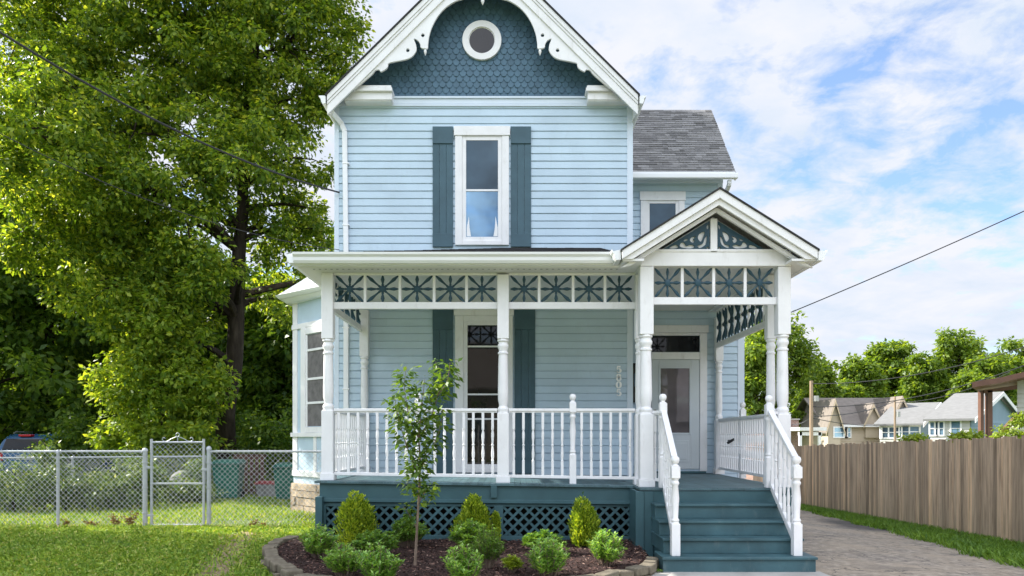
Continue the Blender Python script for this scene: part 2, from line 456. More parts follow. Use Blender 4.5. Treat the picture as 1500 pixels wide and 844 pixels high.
# eave boxes, gutters along the side eaves, downspout
for sg in (-1, 1):
    m = MB(); xe = XC + sg * HW
    xw = xl if sg < 0 else xr
    m.box(min(xe, xw) + .01, max(xe, xw) - .0, 12.945, 30.4, ZE - .30, ZE - .24)
    m.box(xe - .02 if sg < 0 else xe - .03, xe + .03 if sg < 0 else xe + .02, 12.94, 30.4, ZE - .238, ZE - .02)
    H(m, 'eave_soffit', M['white'])
for sg in (-1, 1):
    m = MB(); xe = XC + sg * (HW + .025)
    pr = [(0, 0), (0, -.13), (.05, -.14), (.075, -.1), (.08, -.05), (.115, -.02), (.115, 0)]
    pts = [Vector((xe + sg * a, 12.86, ZE - .02 + b)) for a, b in pr]
    m.prism(pts if sg < 0 else pts[::-1], (0, 17.7, 0))
    H(m, 'gutter', M['gutter'])
m = MB(); Yd = YW - .06
pth = [W(483, 158, 12.98), W(487, 166, 13.02), W(500, 181, Yd + .01), W(505, 192, Yd), W(507, 372, Yd), W(507, 575, Yd), W(507, 690, Yd)]
for a, b in zip(pth[:-1], pth[1:]): m.beam(a, b + (b - a).normalized() * .01, .085, .06, (0, 1, 0))
for py in (240, 330, 480, 570): q = W(507, py, Yd); m.box(q.x - .06, q.x + .06, q.y - .036, YW, q.z - .012, q.z + .012)
H(m, 'downspout', M['gutter'], bevel=.008)

# --- windows
def window(px0, px1, py0, py1, Y, head_px=None, glass=(0, 0, 0, 0), bars=(), cellmats=None, split=None, hz=.035):
    """trim rectangle px; glass rectangle px; bars = py of horizontal rails; panes between them"""
    x0, x1, z0, z1 = X(px0, Y), X(px1, Y), Z(py1, Y), Z(py0, Y)
    gx0, gx1, gz0, gz1 = X(glass[0], Y), X(glass[1], Y), Z(glass[3], Y), Z(glass[2], Y)
    hb = Z(head_px, Y) if head_px else z1
    f = MB(); fx0 = gx0 - .07; fx1 = gx1 + .07; fz1 = gz1 + .07; fz0 = gz0 - .07
    f.box(x0, fx0, Y - .06, Y, z0, hb); f.box(fx1, x1, Y - .06, Y, z0, hb)
    f.box(x0 - .02, x1 + .02, Y - .075, Y, hb + .001, z1); f.box(fx0 + .001, fx1 - .001, Y - .059, Y, fz1, hb - .001)
    f.box(fx0 + .001, fx1 - .001, Y - .065, Y, z0, fz0)
    o = H(f, 'window', M['white'], bevel=.004)
    s = MB()
    s.box(fx0 + .001, gx0, Y - .044, Y, fz0, fz1); s.box(gx1, fx1 - .001, Y - .044, Y, fz0, fz1)
    s.box(gx0, gx1, Y - .044, Y, fz0, gz0); s.box(gx0, gx1, Y - .044, Y, gz1, fz1)
    for b in bars: s.box(gx0 + .001, gx1 - .001, Y - .046, Y, Z(b, Y) - hz / 2, Z(b, Y) + hz / 2)
    H(s, 'sash', M['white'], o, bevel=.003)
    lim = [glass[2]] + list(bars) + [glass[3]]
    for i, (a, b) in enumerate(zip(lim[:-1], lim[1:])):
        p = MB(); yy = Y - .032 - (.004 if i == 0 else 0)
        p.box(gx0 - .004, gx1 + .004, yy, yy + .006, Z(b, Y), Z(a, Y))
        H(p, 'pane', M[cellmats[i]], o)
    return o
window(667, 745.5, 187, 360, YW, 200.5, (683, 729.5, 207, 348), (280,), ('screen', 'glass'))
up_win = [o for o in house.children if o.name.startswith('window')][0]
for sg, a, b in ((1, 684, 690), (-1, 723, 729)):
    m = MB(); yy = YW - .0345
    m.prism([(X(a, YW), yy, Z(347, YW)), (X(b, YW), yy, Z(347, YW)), (X(b - (2 if sg > 0 else 0), YW), yy, Z(334, YW)), (X((a + b) / 2 , YW), yy, Z(318, YW)), (X(a + (0 if sg > 0 else 2), YW), yy, Z(334, YW))], (0, .002, 0)); H(m, 'curtain', M['white'], up_win)
window(667, 751, 447, 692, YW, 463, (685, 733, 477, 680), (508, 578, 614), ('glassporch',) * 4, hz=.03)
def shutter(px0, px1, py0, py1, a, b):
    x0, x1, z0, z1 = X(px0, YW), X(px1, YW), Z(py1, YW), Z(py0, YW)
    m = MB(); n = 3; w = (x1 - x0) / n
    for i in range(n): m.box(x0 + w * i + .002, x0 + w * (i + 1) - .002, YW - .04 - rng.uniform(0, .002), YW, z0, z1)
    for u, v in ((Z(a, YW), z1 - .003), (z0 + .003, Z(b, YW))): m.box(x0 + .002, x1 - .002, YW - .062, YW - .038, u, v)
    H(m, 'shutter', M['shutter'], bevel=.004)
shutter(634, 664, 187, 363, 212, 343); shutter(748, 778, 187, 363, 212, 343)
shutter(634, 664, 449, 694, 483, 660); shutter(753.5, 784, 449, 694, 483, 660)
# house numbers
hn = MB(); hn.box(X(905.7, YW), X(906.3, YW), YW - .0195, YW - .0015, Z(579, YW), Z(538, YW))
hno = H(hn, 'house_number', M['siding'])
def ribbon(mb, pts, ws, y0, y1):
    n = len(pts); lft = []; rgt = []
    for i in range(n):
        a = Vector(pts[max(i - 1, 0)]); b = Vector(pts[min(i + 1, n - 1)]); d = (b - a).normalized(); nn = Vector((-d.y, d.x))
        p = Vector(pts[i]); lft.append(p + nn * ws[i] / 2); rgt.append(p - nn * ws[i] / 2)
    for i in range(n - 1):
        q = [lft[i], rgt[i], rgt[i + 1], lft[i + 1]]
        mb.hexa([(p.x, y1, p.y) for p in q] + [(p.x, y0, p.y) for p in q])
def arc(cx, cz, rx, ry, a0, a1, n=14): return [(cx + rx * math.cos(R(a0 + (a1 - a0) * i / n)), cz + ry * math.sin(R(a0 + (a1 - a0) * i / n))) for i in range(n + 1)]
def wthin(n, lo, hi, f): return [lo + (hi - lo) * abs(f(i / (n - 1))) for i in range(n)]
hgt = .114
for ch, py in (('5', 541.6), ('8', 553), ('0', 564), ('5', 575.4)):
    c = W(906, py, YW); d = MB(); y0, y1 = YW - .036, YW - .020
    cx, cz = c.x, c.z; s = hgt / 2
    if ch == '0':
        p = arc(cx, cz, s * .62, s * .95, 90, 450, 28); ribbon(d, p, [.014 + .024 * abs(math.cos(2 * math.pi * i / 28 + math.pi / 2)) for i in range(29)], y0, y1)
    elif ch == '8':
        for oz, rr in ((.5, .42), (-.46, .52)):
            p = arc(cx, cz + oz * s, s * rr * 1.1, s * rr, 90, 450, 24); ribbon(d, p, [.016 + .017 * abs(math.sin(2 * math.pi * i / 24)) for i in range(25)], y0, y1)
    else:
        ribbon(d, [(cx - s * .45, cz + s * .88), (cx + s * .55, cz + s * .9)], [.03, .026], y0, y1)
        ribbon(d, [(cx - s * .42, cz + s * .95), (cx - s * .5, cz + s * .08)], [.018, .018], y0 + .001, y1)
        p = arc(cx - s * .02, cz - s * .35, s * .6, s * .58, 140, -140, 20); ribbon(d, p, [.014 + .024 * max(0, math.cos(R(140 - 14 * i))) for i in range(21)], y0 + .002, y1)
        d.lathe((cx - s * .46, y1, cz - s * .7), [(.013, 0), (.013, .014)], 10, (0, -1, 0))
    H(d, 'digit', M['numeral'], hno, label='white numeral %s' % ch)

# --- right wing
m = MB(); xd = X(1088, YD)
lap(m, (xr, YD, 0), (1, 0, 0), xd - xr - .1, .7, Z(395, YD), (0, -1, 0), .132)
lap(m, (xd, YD + .08, 0), (0, 1, 0), 6, .7, 4.95, (1, 0, 0), .132)
m.box(xr, xd - .003, YD + .003, 21.0, .1, 4.95)
H(m, 'entry_siding', M['siding'])
m = MB(); m.box(xd - .1, xd + .024, YD - .028, YD + .08, .7, 4.95); H(m, 'corner_board', M['cornerboard'], bevel=.004)
m = MB(); m.box(xr - .3, xd + .02, YD + .004, 21, -.5, .698); H(m, 'foundation', M['stone'])
YU = 15.5; xu = X(1057, YU)
m = MB(); lap(m, (xr - .5, YU, 0), (1, 0, 0), xu - xr + .5 - .09, 4.6, Z(262, YU), (0, -1, 0), .132)
lap(m, (xu, YU + .08, 0), (0, 1, 0), 5, 4.6, Z(262, YU), (1, 0, 0), .132)
zU = Z(262, YU)
m.box(xr - .5, xu - .003, YU + .003, 20.6, 4.6, zU)
H(m, 'upper_wing_siding', M['siding'])
m = MB(); m.box(xu - .09, xu + .02, YU - .022, YU + .08, 4.6, zU - .06); H(m, 'corner_board', M['cornerboard'], bevel=.004)
m = MB(); m.box(xr, xu + .02, YU - .04, YU, zU - .1, zU); H(m, 'frieze_board', M['cornerboard'], bevel=.004)
m = MB(); m.prism([(xr + .0, YD - .1, 4.95), (xd + .15, YD - .1, 4.95), (xd + .15, YU, 5.12), (xr + .0, YU, 5.12)], (0, 0, .06)); H(m, 'roof', M['roofdark'])
window(938, 1002, 282, 372, YU, 295, (951, 989, 299, 365), (), ('screen',))
# wing roof: individual shingle tabs on the slope
YE = 15.15; zE = Z(256, YE); xR0 = X(1078, YE); slope = (Z(162, 17.05) - zE) / (17.05 - YE)
YR = 17.05; zR = zE + slope * (YR - YE)
m = MB()
ln = math.hypot(YR - YE, zR - zE); vy, vz = (YR - YE) / ln, (zR - zE) / ln
nrm = Vector((0, -vz, vy)); rows = int(ln / .098) + 1; x_start = xr - .2
for r in range(rows):
    d0 = r * ln / rows; d1 = (r + 1) * ln / rows + .03
    x = x_start - rng.uniform(0, .2)
    while x < xR0:
        w = rng.choice([.1, .16, .22, .3]); x1 = min(x + w, xR0 + .012)
        if x1 - x > .01:
            t = .012 + rng.uniform(0, .010)
            a = Vector((0, YE + vy * d0, zE + vz * d0)) + nrm * t; b = Vector((0, YE + vy * d1, zE + vz * d1)) + nrm * .002
            c = Vector((0, YE + vy * d0, zE + vz * d0))
            P = [(x + .002, a.y, a.z), (x1, a.y, a.z), (x1, b.y, b.z), (x + .002, b.y, b.z), (x + .002, c.y, c.z), (x1, c.y, c.z)]
            m.add(P, [(0, 1, 2, 3), (4, 5, 1, 0)])
        x += w
H(m, 'roof', M['roof'])
m = MB()
m.prism([(xR0, YE, zE - .005), (xR0, YR, zR - .005), (xR0, 2 * YR - YE, zE - .005), (xR0, 2 * YR - YE, zE - .12), (xR0, YR, zR - .13), (xR0, YE, zE - .12)], (-.03, 0, 0))
m.prism([(x_start, YR, zR - .01), (x_start, 2 * YR - YE, zE - .01), (x_start, 2 * YR - YE, zE - .06), (x_start, YR, zR - .06)], (xR0 - x_start - .031, 0, 0))
m.prism([(x_start, YE, zE - .006), (x_start, YR, zR - .006), (x_start, YR, zR - .05), (x_start, YE, zE - .05)], (xR0 - x_start - .031, 0, 0))
m.prism([(xu - .01, YU + .05, zU - .02), (xu - .01, 2 * YR - YU, zU - .02), (xu - .01, YR, zR - .2)], (-.05, 0, 0))
H(m, 'gable_end', M['white'])
m = MB(); m.box(xr, xR0 + .02, YE - .11, YE - .005, Z(263.5, YE), Z(255.5, YE)); m.box(xr, xR0 - .0, YE, YU + .01, zU - .012, zU + .03)
H(m, 'gutter', M['gutter'], bevel=.02)
m = MB(); q0 = Vector((xu + .06, YE, Z(264, YE)))
for a, b in ((q0, q0 + Vector((0, 0, -.08))), (q0 + Vector((0, 0, -.08)), Vector((xu + .06, YU - .04, zU - .35))), (Vector((xu + .06, YU - .04, zU - .35)), Vector((xu + .06, YU - .04, 5.1)))): m.beam(a, b, .08, .06, (0, 1, 0))
H(m, 'downspout', M['gutter'], bevel=.008)

# --- front door
m = MB()
dx0, dx1 = X(954, YD), X(1024, YD)
m.box(X(1024.5, YD), X(1035, YD), YD - .05, YD, Z(690, YD), Z(488.5, YD)); m.box(X(943, YD), X(953.5, YD), YD - .05, YD, Z(690, YD), Z(488.5, YD))
m.box(X(941, YD), X(1037, YD), YD - .065, YD, Z(488, YD), Z(477, YD))
m.box(dx0, dx1, YD - .06, YD, Z(527, YD), Z(516.5, YD)); m.box(dx0, dx1, YD - .045, YD, Z(492, YD), Z(488.2, YD))
dfr = H(m, 'door_frame', M['white'], bevel=.004)
m = MB(); m.box(dx0 + .002, dx1 - .002, YD - .034, YD - .028, Z(516, YD), Z(492.4, YD)); H(m, 'transom_pane', M['glassporch'], dfr)
m = MB(); m.box(dx0 - .1, dx1 + .1, YD - .12, YD, Z(693, YD), Z(690.2, YD)); H(m, 'threshold', M['teal'], dfr)
m = MB()
gx0, gx1, gz0, gz1 = X(967, YD), X(1009, YD), Z(634, YD), Z(540, YD)
zb_, zt_ = Z(687, YD), Z(527.4, YD)
yd = YD - .042
for b in ((dx0 + .004, gx0 - .03, zb_, zt_), (gx1 + .03, dx1 - .004, zb_, zt_), (gx0 - .029, gx1 + .029, gz1 + .03, zt_), (gx0 - .029, gx1 + .029, zb_, gz0 - .03)):
    m.box(b[0], b[1], yd, YD, b[2], b[3])
for b in ((gx0 - .035, gx0, gz0 - .035, gz1 + .035), (gx1, gx1 + .035, gz0 - .035, gz1 + .035), (gx0 + .001, gx1 - .001, gz1, gz1 + .035), (gx0 + .001, gx1 - .001, gz0 - .035, gz0)):
    m.box(b[0], b[1], yd - .012, yd + .002, b[2], b[3])
for b in ((X(969, YD), X(1008, YD), Z(677, YD), Z(645, YD)),): m.box(b[0], b[1], yd - .008, yd + .001, b[2], b[3])
m.box(X(972, YD), X(1005, YD), yd - .014, yd - .007, Z(673, YD), Z(649, YD))
dr = H(m, 'front_door', M['door'], bevel=.004)
m = MB(); m.box(gx0 - .002, gx1 + .002, yd + .006, yd + .012, gz0, gz1); H(m, 'door_pane', M['glassdoor'], dr)
m = MB(); hp = W(959, 612, YD); m.lathe((hp.x, yd, hp.z), [(.025, 0), (.025, .008), (.01, .01), (.01, .03), (.026, .036), (.026, .055), (.012, .06)], 12, (0, -1, 0))
H(m, 'handle', M['brass'], dr, smooth=True)
m = MB(); m.lathe((hp.x, yd, hp.z + .13), [(.024, 0), (.024, .012)], 12, (0, -1, 0)); H(m, 'deadbolt', M['brass'], dr, smooth=True)
# narrow dark mailbox beside the entry
m = MB(); mx0, mx1 = X(926.5, YD - .12), X(937, YD - .12)
m.box(mx0, mx1, YD - .12, YD - .017, Z(590, YD), Z(540, YD)); m.prism([(mx0 - .01, YD - .13, Z(541, YD)), (mx1 + .01, YD - .13, Z(541, YD)), (mx1 + .01, YD - .017, Z(533, YD)), (mx0 - .01, YD - .017, Z(533, YD))], (0, 0, .012))
H(m, 'mailbox', M['black'], bevel=.006)
m = MB(); m.box(mx0 + .025, mx1 - .01, YD - .126, YD - .119, Z(567, YD), Z(548, YD)); H(m, 'mailbox_reflection', M['screen'], [o for o in house.children if o.name.startswith('mailbox')][0])  # bluish plate stands in for a reflection on the black mailbox

# --- bay on the left side
Ya = 13.65; Yb = 14.85; xb = X(430, Yb); xa = xl
Pa = Vector((xa, Ya, 0)); Pb = Vector((xb, Yb, 0)); Pc = Vector((xb, Yb + 1.7, 0)); Pd = Vector((xa, Yb + 1.7 + 1.2, 0))
base = [Pa, Pb, Pc, Pd]
def lift(z, grow=0):
    c = sum(base, Vector()) / 4; out = []
    for p in base:
        d = Vector((-1 if p is Pb or p is Pc else -.25, (-.75 if p in (Pa, Pb) else .75), 0))
        out.append(Vector((p.x, p.y, z)) + d * grow)
    return out
def ringbox(mb, z0, z1, gr0, gr1): mb.hexa(lift(z0, gr0) + lift(z1, gr1)); return mb
zs = lambda py: Z(py, Yb)
m = MB(); ringbox(m, zs(707), zs(446), 0, 0)
bay = H(m, 'bay_window', M['siding'])
m = MB()
def onface(s0, s1, z0, z1, t0, t1, P=Pa, Q=Pb):
    d = (Q - P); n = Vector((d.y, -d.x, 0)).normalized()
    if n.y > .1 or (abs(n.y) < .1 and n.x > 0): n = -n
    a = P + d * s0; b = P + d * s1
    q = [a + n * t0, b + n * t0, b + n * t1, a + n * t1]
    return [Vector((p.x, p.y, z0)) for p in q] + [Vector((p.x, p.y, z1)) for p in q]
m = MB()
for P, Q in ((Pa, Pb), (Pc, Pb)):
    for s0, s1, z0, z1, t in ((.9, 1.0, zs(690), zs(446), .02), (0.0, 1.02, zs(640), zs(634), .05), (0.02, 1.01, zs(484), zs(477), .035), (.0, 1.01, zs(697), zs(689), .03), (.48, .54, zs(689), zs(640), .02)):
        m.hexa(onface(s0, s1, z0, z1, .0, t, P, Q))
    # window surround
    for s0, s1, z0, z1, t in ((.70, .80, zs(634), zs(484), .04), (.14, .24, zs(634), zs(484), .04), (.241, .699, zs(494), zs(484.2), .035), (.241, .699, zs(633.8), zs(626), .035)):
        m.hexa(onface(s0, s1, z0, z1, .0, t, P, Q))
H(m, 'bay_trim', M['white'], bay, bevel=.003)
for P, Q in ((Pa, Pb), (Pc, Pb)):
    m = MB()
    for s0, s1 in ((.242, .27), (.67, .698)): m.hexa(onface(s0, s1, zs(625.8), zs(494.2), .0, .022, P, Q))
    for py in (517, 558, 592): m.hexa(onface(.271, .669, zs(py + 1.6), zs(py - 1.6), .0, .024, P, Q))
    H(m, 'sash', M['white'], bay)
for P, Q in ((Pa, Pb), (Pc, Pb)):
    m = MB(); m.hexa(onface(.272, .668, zs(625), zs(495), .001, .010, P, Q)); H(m, 'pane', M['curtain'], bay)
m = MB(); ringbox(m, -.2, zs(707) - .002, .02, .0); H(m, 'bay_foundation', M['stone'], bay)
m = MB()
zf = zs(707)
# rough coursed stones on the visible faces
for P, Q in ((Pa, Pb), (Pc, Pb)):
    z = -.15
    while z < zf - .05:
        h = rng.uniform(.12, .19); s = 0
        zt = min(z + h, zf - .004)
        while s < 1:
            w = rng.uniform(.12, .3); e = min(s + w, 1.0)
            m.hexa(onface(s + .004, e - .004, z + .006, zt - .006, 0, rng.uniform(.035, .075), P, Q)); s = e
        z = zt
H(m, 'foundation_stones', M['stone'], bay, bevel=.015)
m = MB(); ringbox(m, zs(446), zs(441), .12, .2); ringbox(m, zs(440.9), zs(436), .24, .30); H(m, 'bay_eave', M['gutter'], bay, bevel=.01)
m = MB()
lo = lift(zs(435.9), .27); hi = [Vector((xa + .02, p.y + (.9 if i < 2 else -.9), zs(398))) for i, p in enumerate(lift(0))]
hi = [Vector((xa, Ya + .25, zs(392))), Vector((xa - .55, Yb - .1, zs(392))), Vector((xa - .55, Pc.y + .1, zs(392))), Vector((xa, Pd.y - .25, zs(392)))]
m.hexa(lo + hi); H(m, 'bay_roof', M['white'], bay)
# ================================================================= PORCH (parts of the house)
def dk(x): return float(1.008 - .066 * np.clip((x + 2.65) / 4.4, 0, 1))
ZS = 3.99
XL = X(481, YP); XM = X(737, YP); XRs = X(937.5, YP) ; XE = X(1129, YP)
XP0 = X(946, YF); XP1 = X(1146, YF)
# deck boards
m = MB(); x = -2.78
while x < 3.80:
    x1 = min(x + .088, 3.81)
    yf = 10.56 if x < 1.70 else 10.06
    yb = YW - .02 if x < xr else YD - .03
    za, zb2 = dk(x), dk(x1)
    m.hexa([(x + .0015, yf, za - .03), (x1 - .0015, yf, zb2 - .03), (x1 - .0015, yb, zb2 - .03), (x + .0015, yb, za - .03), (x + .0015, yf, za), (x1 - .0015, yf, zb2), (x1 - .0015, yb, zb2), (x + .0015, yb, za)])
    x = x1
H(m, 'porch_floor', M['tealdeck'])
# skirt
m = MB()
xs0, xs1 = X(468, 10.6), X(932, 10.6)
def slab(mb, x0, x1, y0, y1, zb0, zt0, zb1, zt1):
    mb.hexa([(x0, y0, zb0), (x1, y0, zb1), (x1, y1, zb1), (x0, y1, zb0), (x0, y0, zt0), (x1, y0, zt1), (x1, y1, zt1), (x0, y1, zt0)])
slab(m, xs0, xs1, 10.6, 10.68, Z(736, 10.6), dk(xs0) - .032, Z(739, 10.6), dk(xs1) - .032)
slab(m, xs0, xs1, 10.585, 10.599, Z(735, 10.6), Z(730, 10.6), Z(739, 10.6), Z(734, 10.6))
sk = H(m, 'porch_skirt', M['teal'], bevel=.004)
m = MB()
slab(m, xs0, xs1, 10.62, 10.66, Z(742, 10.6), Z(736.5, 10.6), Z(743, 10.6), Z(739.5, 10.6))
slab(m, xs0, xs1, 10.60, 10.66, Z(796, 10.6) - .05, Z(784, 10.6), Z(798, 10.6) - .05, Z(786, 10.6))
for a, b in ((474, 477), (724, 737), (927, 934)): m.box(X(a, 10.6), X(b, 10.6), 10.605, 10.66, Z(784, 10.6) - .02, Z(741, 10.6))
m.box(X(463, 10.55), X(473, 10.55), 10.5, 10.7, -.05, Z(728, 10.5)); m.box(X(719, 10.6), X(728, 10.6), 10.56, 10.6, Z(729, 10.6), Z(711, 10.6))
# left return and right return, under the deck
m.box(xs0 - .02, xs0 + .02, 10.7, 13.3, -.05, dk(-2.7) - .035)
m.box(3.74, 3.78, 10.1, 14.1, -.3, .905); m.box(1.7, 3.74, 10.1, 10.14, -.05, .905)
m.box(1.66, 1.70, 10.14, 10.7, -.05, .905)
m.box(X(931, 10.06), X(943, 10.06), 10.04, 10.1, -.05, .9); m.box(X(943.5, 10.06), X(957, 10.06), 10.06, 10.1, -.05, .9)
H(m, 'skirt_frame', M['teal'], sk, bevel=.004)
def lattice(px0, px1):
    x0, x1 = X(px0, 10.6), X(px1, 10.6); z0, z1 = .235, .655
    m = MB(); p = .152; hh = z1 - z0; w = .036
    def clipbar(xa, dirn, y0, y1):
        # a 45 degree slat through (xa,z0), clipped to the panel
        pts = []
        for s in (-w * .707, w * .707): pts.append(s)
        # polygon of the strip clipped in x and z
        poly = [(xa + pts[0], z0), (xa + pts[1], z0), (xa + pts[1] + dirn * hh, z1), (xa + pts[0] + dirn * hh, z1)]
        def clip(poly, f, inter):
            out = []
            for i in range(len(poly)):
                a, b = poly[i], poly[(i + 1) % len(poly)]
                if f(a): out.append(a)
                if f(a) != f(b): out.append(inter(a, b))
            return out
        def ix(xv): return lambda a, b: (xv, a[1] + (b[1] - a[1]) * (xv - a[0]) / (b[0] - a[0]))
        poly = clip(poly, lambda q: q[0] >= x0, ix(x0))
        if len(poly) > 2: poly = clip(poly, lambda q: q[0] <= x1, ix(x1))
        if len(poly) > 2: m.prism([(q[0], y0, q[1]) for q in poly], (0, y1 - y0, 0))
    xa = x0 - hh
    while xa < x1 + hh:
        clipbar(xa, 1, 10.622, 10.629); clipbar(xa + p / 2, -1, 10.630, 10.637); xa += p
    H(m, 'lattice_panel', M['teal'], sk)
lattice(476, 725); lattice(736, 928)
m = MB(); m.box(xs0 + .05, xs1, 11.6, 11.62, -.1, .95); H(m, 'under_porch_dark', M['black'], sk)  # black sheet stands in for the darkness under the porch

# turned posts
def post(px, pz_top, zfloor, x, y, w, name='porch_post'):
    m = MB(); zb = zfloor
    k = lambda py, yy=y: Z(py, yy)
    zsq = zb + 1.0; zt0 = Z(497, YP)     # square base top, turned part, upper square from zt0
    m.box(x - w / 2 - .018, x + w / 2 + .018, y - w / 2 - .018, y + w / 2 + .018, zb, zb + .10)
    m.box(x - w / 2, x + w / 2, y - w / 2, y + w / 2, zb + .1, zsq)
    m.box(x - w / 2, x + w / 2, y - w / 2, y + w / 2, zt0, pz_top)
    m.box(x - w * .2, x + w * .2, y - w * .2, y + w * .2, zsq - .001, zt0 + .001)
    o = H(m, name, M['white'], bevel=.006)
    r = w / 2; t = MB(); L_ = zt0 - zsq
    prof = [(r * .98, 0), (r * .9, .03), (r * 1.0, .05), (r * .95, .075), (r * .72, .10), (r * .74, .13), (r * .90, .20), (r * .92, .32), (r * .84, L_ - .34), (r * .78, L_ - .22), (r * .92, L_ - .215), (r * .92, L_ - .195), (r * .74, L_ - .18), (r * .78, L_ - .15), (r * .97, L_ - .12), (r * .97, L_ - .09), (r * .78, L_ - .06), (r * .8, L_ - .045), (r * 1.0, L_ - .03), (r * 1.0, L_ - .012), (r * .9, L_)]
    t.lathe((x, y, zsq), prof, 18); H(t, 'turned_shaft', M['white'], o, smooth=True)
    return o
post(481, 3.96, dk(XL), XL, YP, .165)
post(737, 3.96, dk(XM), XM, YP, .165)
post(0, 3.96, dk(1.85), 1.845, YP, .14); post(0, 3.96, dk(3.7), XE, YP, .14)
post(0, 3.97, dk(1.9), XP0, YF, .185); post(0, 3.97, dk(3.7), XP1, YF, .175)
post(0, 3.85, dk(-2.6), X(534, YW - .1), YW - .1, .15); post(0, 3.85, dk(3.7), X(1053, YD - .12), YD - .12, .14)

# star fretwork friezes
def star_geo():
    m = MB(); hw, hh = .205, .19   # half cell; scaled on placement
    def arm(dx, dz):
        ln = math.hypot(dx, dz); d = Vector((dx / ln, 0, dz / ln))
        prof = [(.012, .03), (.018, .06), (.012, .075), (.014, ln * .45), (.022, ln * .62), (.026, ln * .72), (.018, ln * .86), (.011, ln * .97), (.006, ln)]
        m.lathe((0, 0, 0), prof, 7, d)
    for dx, dz in ((hw, hh), (-hw, hh), (hw, -hh), (-hw, -hh), (hw, 0), (-hw, 0), (0, hh), (0, -hh)): arm(dx, dz)
    m.lathe((0, -.03, 0), [(.02, 0), (.045, .008), (.05, .03), (.045, .052), (.02, .06)], 12, (0, 1, 0))
    return m
star_mesh = star_geo()
star_ob = star_mesh.build('spindle_star', M['tealdark'], None, smooth=True)
star_me = star_ob.data; bpy.data.objects.remove(star_ob)
def star(parent, c, hw, hh, along_y=False):
    o = bpy.data.objects.new('spindle_star', star_me); COL.objects.link(o); o.parent = parent
    o.location = Vector(c) - HO; o.scale = (hw / .205, 1, hh / .19)
    if along_y: o.rotation_euler = (0, 0, R(90))
    return o
def frieze(cells, Y, zb, z0, z1, x_first, x_last, zh=None):
    """cells: dividing x's; rails in white, one star per cell"""
    m = MB(); xs = cells
    m.box(x_first, x_last, Y - .028, Y + .028, zb, z0); m.box(x_first, x_last, Y - .026, Y + .026, z1, zh or z1 + .045)
    for xd_ in xs[1:-1]: m.box(xd_ - .020, xd_ + .020, Y - .022, Y + .022, z0, z1)
    fr = H(m, 'spindle_frieze', M['white'], bevel=.004)
    for a, b in zip(xs[:-1], xs[1:]):
        star(fr, ((a + b) / 2, Y, (z0 + z1) / 2), (b - a) / 2 - .022, (z1 - z0) / 2)
    return fr
zb_, z0_, z1_ = Z(453, YP), Z(443, YP), Z(404, YP)
frieze([X(p, YP) for p in (490, 535, 586, 636, 683.5, 728.5)], YP, zb_, z0_, z1_, XL + .083, XM - .083, ZS)
frieze([X(p, YP) for p in (745.5, 789.7, 839.3, 886, 928)], YP, zb_, z0_, z1_, XM + .083, 1.845 - .07, ZS)
frieze([X(p, YF) for p in (956.5, 999, 1045, 1091, 1134)], YF, Z(446.5, YF), Z(436, YF), Z(393, YF), XP0 + .093, XP1 - .088, Z(392.5, YF))
def side_frieze(x, y0, y1, n, zb, z0, z1, zt):
    m = MB(); m.box(x - .028, x + .028, y0, y1, zb, z0); m.box(x - .026, x + .026, y0, y1, z1, zt)
    st = (y1 - y0) / n
    for i in range(1, n): m.box(x - .02, x + .02, y0 + st * i - .014, y0 + st * i + .014, z0, z1)
    fr = H(m, 'spindle_frieze', M['white'], bevel=.004)
    for i in range(n): star(fr, (x, y0 + st * (i + .5), (z0 + z1) / 2), st / 2 - .012, (z1 - z0) / 2, True)
side_frieze(XL, YP + .085, YW - .18, 5, zb_, z0_, z1_, ZS)
side_frieze((XE + X(1053, YD - .12)) / 2, YP + .075, YD - .2, 8, 3.27, 3.36, 3.93, ZS)
# beams
m = MB(); m.box(XP0 - .09, XP1 + .09, YF - .10, YF + .09, Z(392, YF), Z(370, YF)); m.box(XP0 - .03, XP1 + .03, YF - .115, YF - .099, Z(371, YF), Z(368, YF))
H(m, 'portico_beam', M['white'], bevel=.005)
m = MB(); m.box(XP0 - .09, XP0 + .05, YF + .092, YP - .03, 3.97, 4.2); H(m, 'porch_beam', M['white'], bevel=.004)
m = MB(); m.box(XP1 - .07, XP1 + .09, YF + .092, YD - .02, 3.97, 4.2)
H(m, 'porch_beam', M['white'], bevel=.004)
m = MB(); m.box(XL - .08, XL + .08, YP - .07, YW, 3.95, ZS - .002); H(m, 'porch_beam', M['white'], bevel=.004)
# ceilings
m = MB(); m.box(-2.98, XP0 - .1, 10.45, YW - .01, ZS, ZS + .02); m.box(XP0 - .099, XP1 + .2, YF + .1, YD - .01, ZS + .006, ZS + .026)
cl = H(m, 'porch_ceiling', M['cream'])
m = MB()
x = -2.8
while x < 1.5:
    m.box(x, x + .03, 10.56, 10.575, ZS - .003, ZS - .0005); x += .082
H(m, 'soffit_vent_grille', M['black'], cl)
